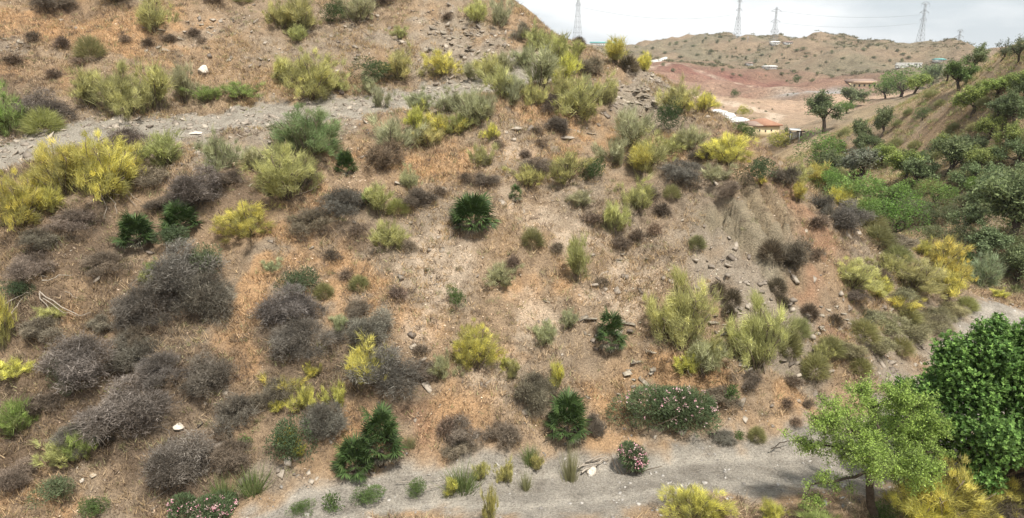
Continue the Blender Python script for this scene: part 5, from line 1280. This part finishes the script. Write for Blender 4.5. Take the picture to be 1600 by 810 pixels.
# low brushy mounds between the shrubs
def mounds(name, n, fn, colf, rad, nb, box=(-30, 36, 14.5, 52), ln=.13, wd=.016):
    x, y = scatter(n, *box, fn); z = Hfull(x, y); m = len(x); R_ = np.repeat(RS.uniform(.5, 1.4, m) * rad, nb)[:, None]; d = rdir(m * nb, -.05, 1); P = np.repeat(np.c_[x, y, z], nb, 0) + d * R_ * (1, 1, .75) * RS.uniform(.3, 1, (m * nb, 1))
    D = unit(d + (0, 0, .3) + RS.normal(0, .5, (m * nb, 3))); V, Fc = blades(P, D, RS.uniform(.6, 1.3, m * nb) * ln, wd); c = np.repeat(colf(x, y), nb, 0) * RS.uniform(.5, 1.4, (m * nb, 1))
    o = link(name, tri_mesh(name, V, Fc, M_grass, np.clip(np.repeat(c, 3, 0), 0, .8))); o['kind'] = 'stuff'
def c_mound(x, y):
    r = RS.uniform(0, 1, len(x)); k = np.tile([.24, .185, .135], (len(x), 1)); k[r > .45] = (.33, .25, .17); k[r > .72] = (.30, .29, .15); k[r > .9] = (.20, .15, .12); return k
mounds('low_brush', 15000, lambda x, y: np.clip(.42 + Zdark(x, y) * .5 + fbm(x * .5, y * .5, 4, 191) * 1.8 - Zgrey(x, y) * .35, 0, 1) * smooth(1.9, 2.6, road_dist(x, y)) * smooth(1.4, 2.2, seg_dist(x, y, TRACK)), c_mound, .19, 44)
mounds('dead_undergrowth', 9000, lambda x, y: np.clip(smooth(.35, .8, Zdark(x, y)) * .75 + fbm(x * .8, y * .8, 3, 197) * .9 - .1, 0, 1) * (Zdark(x, y) > .25) * smooth(2.3, 3.0, road_dist(x, y)) * smooth(1.6, 2.4, seg_dist(x, y, TRACK)),
       lambda x, y: lerp(np.tile([.17, .145, .115], (len(x), 1)), np.array([.27, .24, .16]), RS.uniform(0, 1, len(x)) ** 2), .34, 60, ln=.15, wd=.014)
# loose stones
def stones(name, n, fn, s0, s1, box, cols, mat=M_chips):
    x, y = scatter(n, *box, fn); z = Hfull(x, y); b = Bag(); m = len(x)
    base = np.array([(a, c, d) for d in (-1, 1) for c in (-1, 1) for a in (-1, 1)], float) * .5; q = np.array([(0, 2, 3), (0, 3, 1), (4, 5, 7), (4, 7, 6), (0, 1, 5), (0, 5, 4), (2, 6, 7), (2, 7, 3), (0, 4, 6), (0, 6, 2), (1, 3, 7), (1, 7, 5)])
    S = (s0 + (s1 - s0) * RS.uniform(0, 1, m) ** 5); V = (base[None] + RS.uniform(-.2, .2, (m, 8, 3))) * (S[:, None] * np.c_[RS.uniform(.7, 1.4, m), RS.uniform(.6, 1.1, m), RS.uniform(.22, .6, m)])[:, None]
    a = RS.uniform(0, 6.28, m); ca, sa = np.cos(a)[:, None], np.sin(a)[:, None]; X = V[..., 0] * ca - V[..., 1] * sa; Y = V[..., 0] * sa + V[..., 1] * ca; V = np.stack([X, Y, V[..., 2] + X * RS.normal(0, .3, (m, 1)) + Y * RS.normal(.3, .3, (m, 1))], -1)
    V += np.c_[x, y, z + S * .08][:, None]; Fc = (q[None] + (np.arange(m) * 8)[:, None, None]).reshape(-1, 3); t = RS.uniform(0, 1, (m, 1)); c = np.array(cols[0]) * (1 - t) + np.array(cols[1]) * t
    o = link(name, tri_mesh(name, V.reshape(-1, 3), Fc, mat, np.repeat(c, 8, 0))); o['kind'] = 'stuff'
def f_st(x, y):
    dr, dt, s, g, p, d, c = fields(x, y); n = fbm(x * .6, y * .6, 3, 151)
    return np.clip(g * .8 + c * .1 + p * .25 + .05 + n * .3 - s * .1 + (1 - smooth(1.2, 2.4, dt)) * .6, 0, 1) * smooth(1.2, 2.0, dr)
stones('loose_stones', 60000, f_st, .03, .26, (-30, 36, 15, 52), ((.17, .14, .115), (.44, .38, .31)))
stones('road_gravel', 26000, lambda x, y: (1 - smooth(1.7, 2.8, road_dist(x, y))) * np.clip(.5 + fbm(x, y, 3, 161) * 1.5, .1, 1), .02, .11, (-14, 34, 14, 38), ((.22, .20, .18), (.46, .43, .39)))
# straw on the right hill and its scrub
BX = (28, 95, 42, 130)
vis = lambda x, y: (x < y * .80 + 3).astype(float) * (y < 125)
cover('hill_grass', 26000, 5, lambda x, y: vis(x, y) * np.clip(.55 + fbm(x * .15, y * .15, 4, 171) * 1.5, 0, 1), lambda x, y: lerp(np.tile([.56, .42, .23], (len(x), 1)), np.array([.38, .31, .16]), np.clip(.4 + fbm(x * .12, y * .12, 4, 173) * 1.8, 0, 1)), .34, .05, .25, box=BX)
cover('valley_scrub', 24000, 8, lambda x, y: vis(x, y) * np.clip(1.1 * np.exp(-((y - 50) / 16) ** 2) + fbm(x * .2, y * .2, 4, 175) * 1.5 - .12, 0, 1), lambda x, y: lerp(np.tile([.16, .16, .08], (len(x), 1)), np.array([.32, .31, .16]), RS.uniform(0, 1, len(x))), .55, .05, .4, box=BX, lean=.8)
mounds('hill_scrub', 14000, lambda x, y: vis(x, y) * np.clip(.45 + fbm(x * .12, y * .12, 4, 195) * 1.8, 0, 1), lambda x, y: lerp(np.tile([.42, .34, .19], (len(x), 1)), np.array([.27, .30, .12]), (RS.uniform(0, 1, len(x)) > .5).astype(float)), .42, 34, box=BX, ln=.32, wd=.05)
# fine scrub on the far hills
def f_far(x, y): return np.clip(.30 + fbm(x * .02, y * .02, 4, 181) * 1.5, 0, 1) * (np.exp(-(((x - _redearth[0]) / 95) ** 2 + ((y - _redearth[1]) / 60) ** 2)) < .4) * (y > 300) * (y < 760)
cover('distant_scrub', 20000, 20, f_far, lambda x, y: lerp(np.tile([.17, .16, .10], (len(x), 1)), np.array([.24, .22, .12]), RS.uniform(0, 1, len(x))), 1.3, .42, .75, box=(20, 480, 300, 760), lean=.9)

# ------------------------------------------------------------------ buildings, walls, pylons
M_cream = solid('cream_render', (.78, .66, .42), (.68, .56, .35), .6, .9); M_white = solid('white_render', (.80, .79, .76), (.68, .67, .64), .5, .9); M_tile = solid('terracotta_tiles', (.36, .20, .13), (.28, .15, .10), .8, .9)
M_brownroof = solid('weathered_roof', (.30, .22, .18), (.22, .16, .13), .6, .9); M_ochre = solid('ochre_band', (.50, .36, .25), (.44, .31, .21), .6, .9); M_glass = solid('dark_opening', (.05, .055, .06), (.03, .03, .035), 1, .4)
M_concrete = solid('pale_concrete', (.62, .61, .58), (.50, .49, .46), .4, .9); M_asph = solid('grey_hardstanding', (.38, .38, .37), (.30, .30, .30), .15, .9); M_steel = solid('galvanised_steel', (.30, .31, .32), (.24, .25, .26), 1, .5, metal=.3); M_teal = solid('teal_roofing', (.16, .42, .40), (.12, .34, .33), .3, .7)
def box_bm(bag, c, s, rz=0):
    b = np.array([(x, y, z) for z in (0, 1) for y in (-.5, .5) for x in (-.5, .5)], float) * s; ca, sa = math.cos(rz), math.sin(rz); b[:, :2] = b[:, :2] @ np.array([[ca, sa], [-sa, ca]])
    q = [(0, 2, 3), (0, 3, 1), (4, 5, 7), (4, 7, 6), (0, 1, 5), (0, 5, 4), (2, 6, 7), (2, 7, 3), (0, 4, 6), (0, 6, 2), (1, 3, 7), (1, 7, 5)]; bag.add(b + np.array(c, float), np.array(q))
def part_box(name, root, c, s, mat):
    b = Bag(); box_bm(b, c, s); return link(name, b.mesh(name, mat), root)
def gable(name, root, c, sx, sy, h, mat, over=.4, flat=0.0):
    X, Y = sx / 2 + over, sy / 2 + over; V = [(-X, -Y, 0), (X, -Y, 0), (X, Y, 0), (-X, Y, 0), (-X + flat, 0, h), (X - flat, 0, h), (-X, -Y, -.25), (X, -Y, -.25), (X, Y, -.25), (-X, Y, -.25)]
    V = np.array(V, float) + np.array(c, float); Fq = [(0, 1, 5), (0, 5, 4), (2, 3, 4), (2, 4, 5), (3, 0, 4), (1, 2, 5), (6, 7, 1), (6, 1, 0), (7, 8, 2), (7, 2, 1), (8, 9, 3), (8, 3, 2), (9, 6, 0), (9, 0, 3), (6, 8, 7), (6, 9, 8)]
    return link(name, tri_mesh(name, V, np.array(Fq), mat), root)
def spot(px, py):
    g = far_hit(px, py)
    while g is None: py += 1; g = far_hit(px, py)
    return g
g = spot(1196, 216); m = g[3] / F
r = thing('farmhouse', 'cream farmhouse with terracotta roof and grey brown annexe in the valley', 'house', (g[0], g[1] + 5, g[2] - .6), .18)
part_box('wall', r, (0, 0, 0), (40 * m, 8, 15 * m + 1.2), M_cream)
gable('roof', r, (7 * m, 0, 15 * m + 1.2), 26 * m, 8, 8 * m, M_tile, flat=1.6); gable('roof', r, (-14 * m, .1, 14.5 * m + 1.2), 15 * m, 8, 4 * m, M_brownroof)
for wx, wz in ((-14, 7), (-4, 6), (6, 7)): part_box('window', r, (wx * m, -4.0, wz * m + 1.0), (2.0 * m, .16, 2.6 * m), M_glass)
part_box('chimney', r, (-3 * m, 0, 18 * m), (1.4 * m, .8, 4.5 * m), M_cream)
g = spot(1160, 208); r = thing('outbuilding', 'long low brown roofed outbuilding left of the cream farmhouse', 'building', (g[0] + 1, g[1] + 9, g[2] - .5), .1)
part_box('wall', r, (0, 0, 0), (34 * m, 7, 5 * m), M_cream); gable('roof', r, (0, 0, 5 * m), 34 * m, 7, 2.6 * m, M_brownroof)
g = spot(1240, 222); r = thing('carport', 'small white roofed shelter right of the farmhouse', 'shelter', (g[0], g[1], g[2]), -.3)
part_box('roof', r, (0, 0, 2.2), (14 * m, 3.4, .18), M_white)
for x, y in ((-6, -1.4), (6, -1.4), (-6, 1.4), (6, 1.4)): part_box('post', r, (x * m, y, -.3), (.16, .16, 2.5), M_steel)
part_box('wall', r, (0, 1.6, -.3), (12 * m, .2, 2.0), M_white)
# concrete drive and wall that come down to the farmhouse
def ribbon(name, pts, w0, w1, h, mat, kind='structure', lift=.05):
    P = []
    for a_, c_ in zip(pts[:-1], pts[1:]):
        for k in range(6): P.append((a_[0] + (c_[0] - a_[0]) * k / 6, a_[1] + (c_[1] - a_[1]) * k / 6))
    P.append(pts[-1]); G = []
    for p in P:
        q = spot(*p); G.append((q[0], q[1]))
    G = np.array(G); T = unit(np.gradient(G, axis=0)); Nn = np.c_[-T[:, 1], T[:, 0]]; w = np.linspace(w0, w1, len(G))[:, None]; A = G + Nn * w / 2; B = G - Nn * w / 2
    zc = Hfull(G[:, 0], G[:, 1]); za = np.maximum(np.maximum(Hfull(A[:, 0], A[:, 1]), Hfull(B[:, 0], B[:, 1])), zc); kk = np.ones(9) / 9; za = np.convolve(np.pad(za, 4, 'edge'), kk, 'valid') + lift + h
    V = np.concatenate([np.c_[A, za], np.c_[B, za], np.c_[A, za - h - 1.5], np.c_[B, za - h - 1.5]]); n = len(G); Fq = []
    for i in range(n - 1): Fq += [(i, i + 1, n + i + 1, n + i), (i, 2 * n + i, 2 * n + i + 1, i + 1), (n + i, n + i + 1, 3 * n + i + 1, 3 * n + i)]
    o = link(name, tri_mesh(name, V, np.array(Fq), mat)); o['kind'] = kind; return o
ribbon('concrete_drive', [(1118, 178), (1132, 184), (1148, 191), (1158, 198), (1166, 204)], 3.0, 7.0, .3, M_white, lift=.7)
o = ribbon('garden_wall', [(1014, 98.5), (1030, 96), (1042, 93)], .5, .5, 1.0, M_concrete); del o['kind']; o['label'] = 'low white wall along the top edge of the red earth bank'; o['category'] = 'wall'
g = spot(1353, 137); m = g[3] / F; r = thing('long_building', 'long cream building with ochre band behind the crest trees', 'building', (g[0], g[1] + 6, g[2] - .5), 0)
part_box('wall', r, (0, 0, 0), (36 * m, 9, 8 * m), M_cream); part_box('fascia', r, (0, -.1, 8 * m), (37 * m, 10, 3 * m), M_ochre); gable('roof', r, (0, 0, 11.1 * m), 37 * m, 9, 3.4 * m, M_brownroof)
for k in range(5): part_box('window', r, ((-16 + 8 * k) * m, -4.5, 3 * m), (2.6 * m, .2, 3.5 * m), M_glass)
# stone terrace wall on the right of the far hill
g = spot(1420, 104); m = g[3] / F; r = thing('terrace_wall', 'pale rubble retaining wall on the far hill right of the summit', 'wall', (g[0], g[1], g[2] - 1), -.05)
b = Bag()
for i in range(16):
    for j in range(4): box_bm(b, ((i - 8 + .5 * (j % 2)) * 2.4 * m + RS.normal(0, .1), RS.uniform(-.3, .3), j * 2.1 * m), (2.3 * m, 1.6, 2.0 * m))
q = link('rubble', b.mesh('rubble', M_concrete), r); q['kind'] = 'stuff'
# small far buildings
for px, py, w, h, mt, rf, lab in [(946, 72, 46, 5, M_white, M_teal, 'low white building with teal roof on the skyline behind the ridge'), (1212, 70, 10, 4, M_white, M_white, 'small white house under the second pylon on the skyline'), (1232, 70, 10, 4, M_white, M_brownroof, 'small white house right of the first one on the skyline'),
                                  (1470, 96, 10, 3, M_white, M_teal, 'tiny blue roofed shed at the right end of the far hill'), (1172, 102, 7, 3, M_white, M_brownroof, 'tiny white hut on the brown hill above the red bank'), (1204, 107, 16, 3, M_white, M_concrete, 'row of white sheds under the middle of the far hill')]:
    g = spot(px, py); m = g[3] / F; r = thing('distant_house', lab, 'house', (g[0], g[1] + 2, g[2] - .8)); part_box('wall', r, (0, 0, 0), (w * m, 7, h * m + .8), mt); gable('roof', r, (0, 0, h * m + .8), w * m, 7, 1.4 * m, rf)
    for k in range(max(1, int(w / 5))): part_box('window', r, ((k - (int(w / 5) - 1) / 2) * 3.4 * m, -3.52, 1.3 * m + .8), (1.0 * m, .12, 1.1 * m), M_glass)
def strut(b, p, q, r): tube(b, np.array([p, q], float), r, 4)
def pylon(px, py_base, py_top, Y, wb, arms, label, lean=0.0):
    b0 = at(px, py_base, Y); t = Y / ray(px, py_base)[1]; m = t / F; H = (py_base - py_top) * m * 1.02; w = wb * m; r_ = .085 * m * 2.6
    zg = ground_z(b0[0], b0[1]); root = thing('electricity_pylon', label, 'pylon', (b0[0], b0[1], b0[2]), .35, 'electricity pylons behind the hills')
    b = Bag(); W_ = lambda f: w * (1 - .80 * min(1, f / .72)) * .5 + .0; nz = 11
    foot = min(zg - b0[2], 0) - 2
    for sx in (-1, 1):
        for sy in (-1, 1):
            for i in range(nz):
                f0, f1 = i / nz, (i + 1) / nz; strut(b, (sx * W_(f0), sy * W_(f0), f0 * H if i else foot), (sx * W_(f1), sy * W_(f1), f1 * H), r_)
    for i in range(nz):
        f0, f1 = i / nz, (i + 1) / nz
        for sx, sy, tx, ty in ((-1, -1, 1, -1), (1, -1, 1, 1), (1, 1, -1, 1), (-1, 1, -1, -1)):
            strut(b, (sx * W_(f0), sy * W_(f0), f0 * H), (tx * W_(f1), ty * W_(f1), f1 * H), r_ * .55); strut(b, (tx * W_(f0), ty * W_(f0), f0 * H), (sx * W_(f1), sy * W_(f1), f1 * H), r_ * .55); strut(b, (sx * W_(f1), sy * W_(f1), f1 * H), (tx * W_(f1), ty * W_(f1), f1 * H), r_ * .55)
    link('lattice_tower', b.mesh('lattice_tower', M_steel), root)
    for f, aw in arms:
        c = Bag(); a = aw * m / 2; z = f * H
        for s_ in (-1, 1):
            for sy in (-1, 1): strut(c, (s_ * W_(f), sy * W_(f), z), (s_ * a, 0, z + .5), r_ * .8); strut(c, (s_ * W_(f), sy * W_(f), z + 2.2), (s_ * a, 0, z + .5), r_ * .8)
            strut(c, (s_ * a, 0, z + .5), (s_ * a, 0, z - 1.6), r_ * .5)
        link('crossarm', c.mesh('crossarm', M_steel), root)
    return root
p1 = pylon(1435, 84, 11, 560, 12, [(.97, 17), (.80, 19), (.66, 14)], 'tall grey lattice pylon behind the right shoulder of the far hill')
p2 = pylon(1493, 96, 51, 760, 9, [(.97, 12), (.78, 18), (.55, 18)], 'smaller pale lattice pylon, rightmost beside the crest trees')
p3 = pylon(1208, 74, 16, 540, 11, [(.88, 20), (.62, 18), (.38, 16)], 'grey lattice pylon, right one of the pair on the far hill')
p4 = pylon(1151, 64, 4, 590, 10, [(.93, 8), (.72, 12), (.5, 8)], 'grey lattice pylon, left one of the pair on the far hill')
p5 = pylon(902, 68, -18, 480, 12, [(.80, 9), (.63, 9), (.9, 9)], 'pale lattice pylon rising out of the picture behind the near hill')
def wire(a_, fa, b_, fb, sag, label):
    A = np.array(a_.location) + np.array(fa); B = np.array(b_.location if hasattr(b_, 'location') else b_) + np.array(fb); b = Bag(); P = [A * (1 - k / 14) + B * (k / 14) - np.array([0, 0, sag * 4 * (k / 14) * (1 - k / 14)]) for k in range(15)]
    P = np.array(P); c = P[0].copy(); tube(b, P - c, .07, 3); thing('power_line', label, 'cable', tuple(c), 0, None, b.mesh('power_line', M_steel))
wire(p3, (4, 0, 25), p1, (-4, 0, 28), 3, 'thin upper cable strung from the pylon pair to the tall right pylon')
wire(p3, (4, 0, 17), p1, (-4, 0, 22), 3, 'thin lower cable strung from the pylon pair to the tall right pylon')
wire(p4, (-3, 0, 20), p5, (3, 0, 22), 5, 'thin sagging cable between the left pylon and the pylon pair')
for px, py, h, lab in [(971, 70, 12, 'thin mast on the skyline left of the rounded far hill'), (1168, 66, 12, 'thin mast on the skyline between the two pylons of the pair'), (1101, 60, 10, 'thin mast on the top of the rounded far hill')]:
    g = spot(px, py + 2); m = g[3] / F; r = thing('mast', lab, 'mast', (g[0], g[1], g[2] - .5)); part_box('pole', r, (0, 0, 0), (.25, .25, h * m), M_steel); part_box('antenna', r, (0, 0, h * m * .8), (1.1, .2, .2), M_steel)
g = spot(1250.5, 215); m = g[3] / F; r = thing('utility_pole', 'thin dark pole beside the slope right of the farmhouse', 'pole', (g[0], g[1], g[2] - .5)); part_box('shaft', r, (0, 0, 0), (.3, .3, 14 * m), M_bark); part_box('crossbar', r, (0, 0, 12.6 * m), (1.6, .2, .2), M_bark)

# ------------------------------------------------------------------ thin summer haze over the whole valley
hb = Bag(); box_bm(hb, (0, 0, -60), (13500, 13500, 130)); hz = link('haze', hb.mesh('haze', M_white)); hz.data.materials.clear()
hm_ = bpy.data.materials.new('haze'); hm_.use_nodes = True; t = hm_.node_tree; t.nodes.clear()
pv = t.nodes.new('ShaderNodeVolumePrincipled'); pv.inputs['Color'].default_value = (.93, .95, 1, 1); pv.inputs['Density'].default_value = .00013; ho = t.nodes.new('ShaderNodeOutputMaterial'); t.links.new(pv.outputs['Volume'], ho.inputs['Volume'])
hz.data.materials.append(hm_); hz['kind'] = 'stuff'
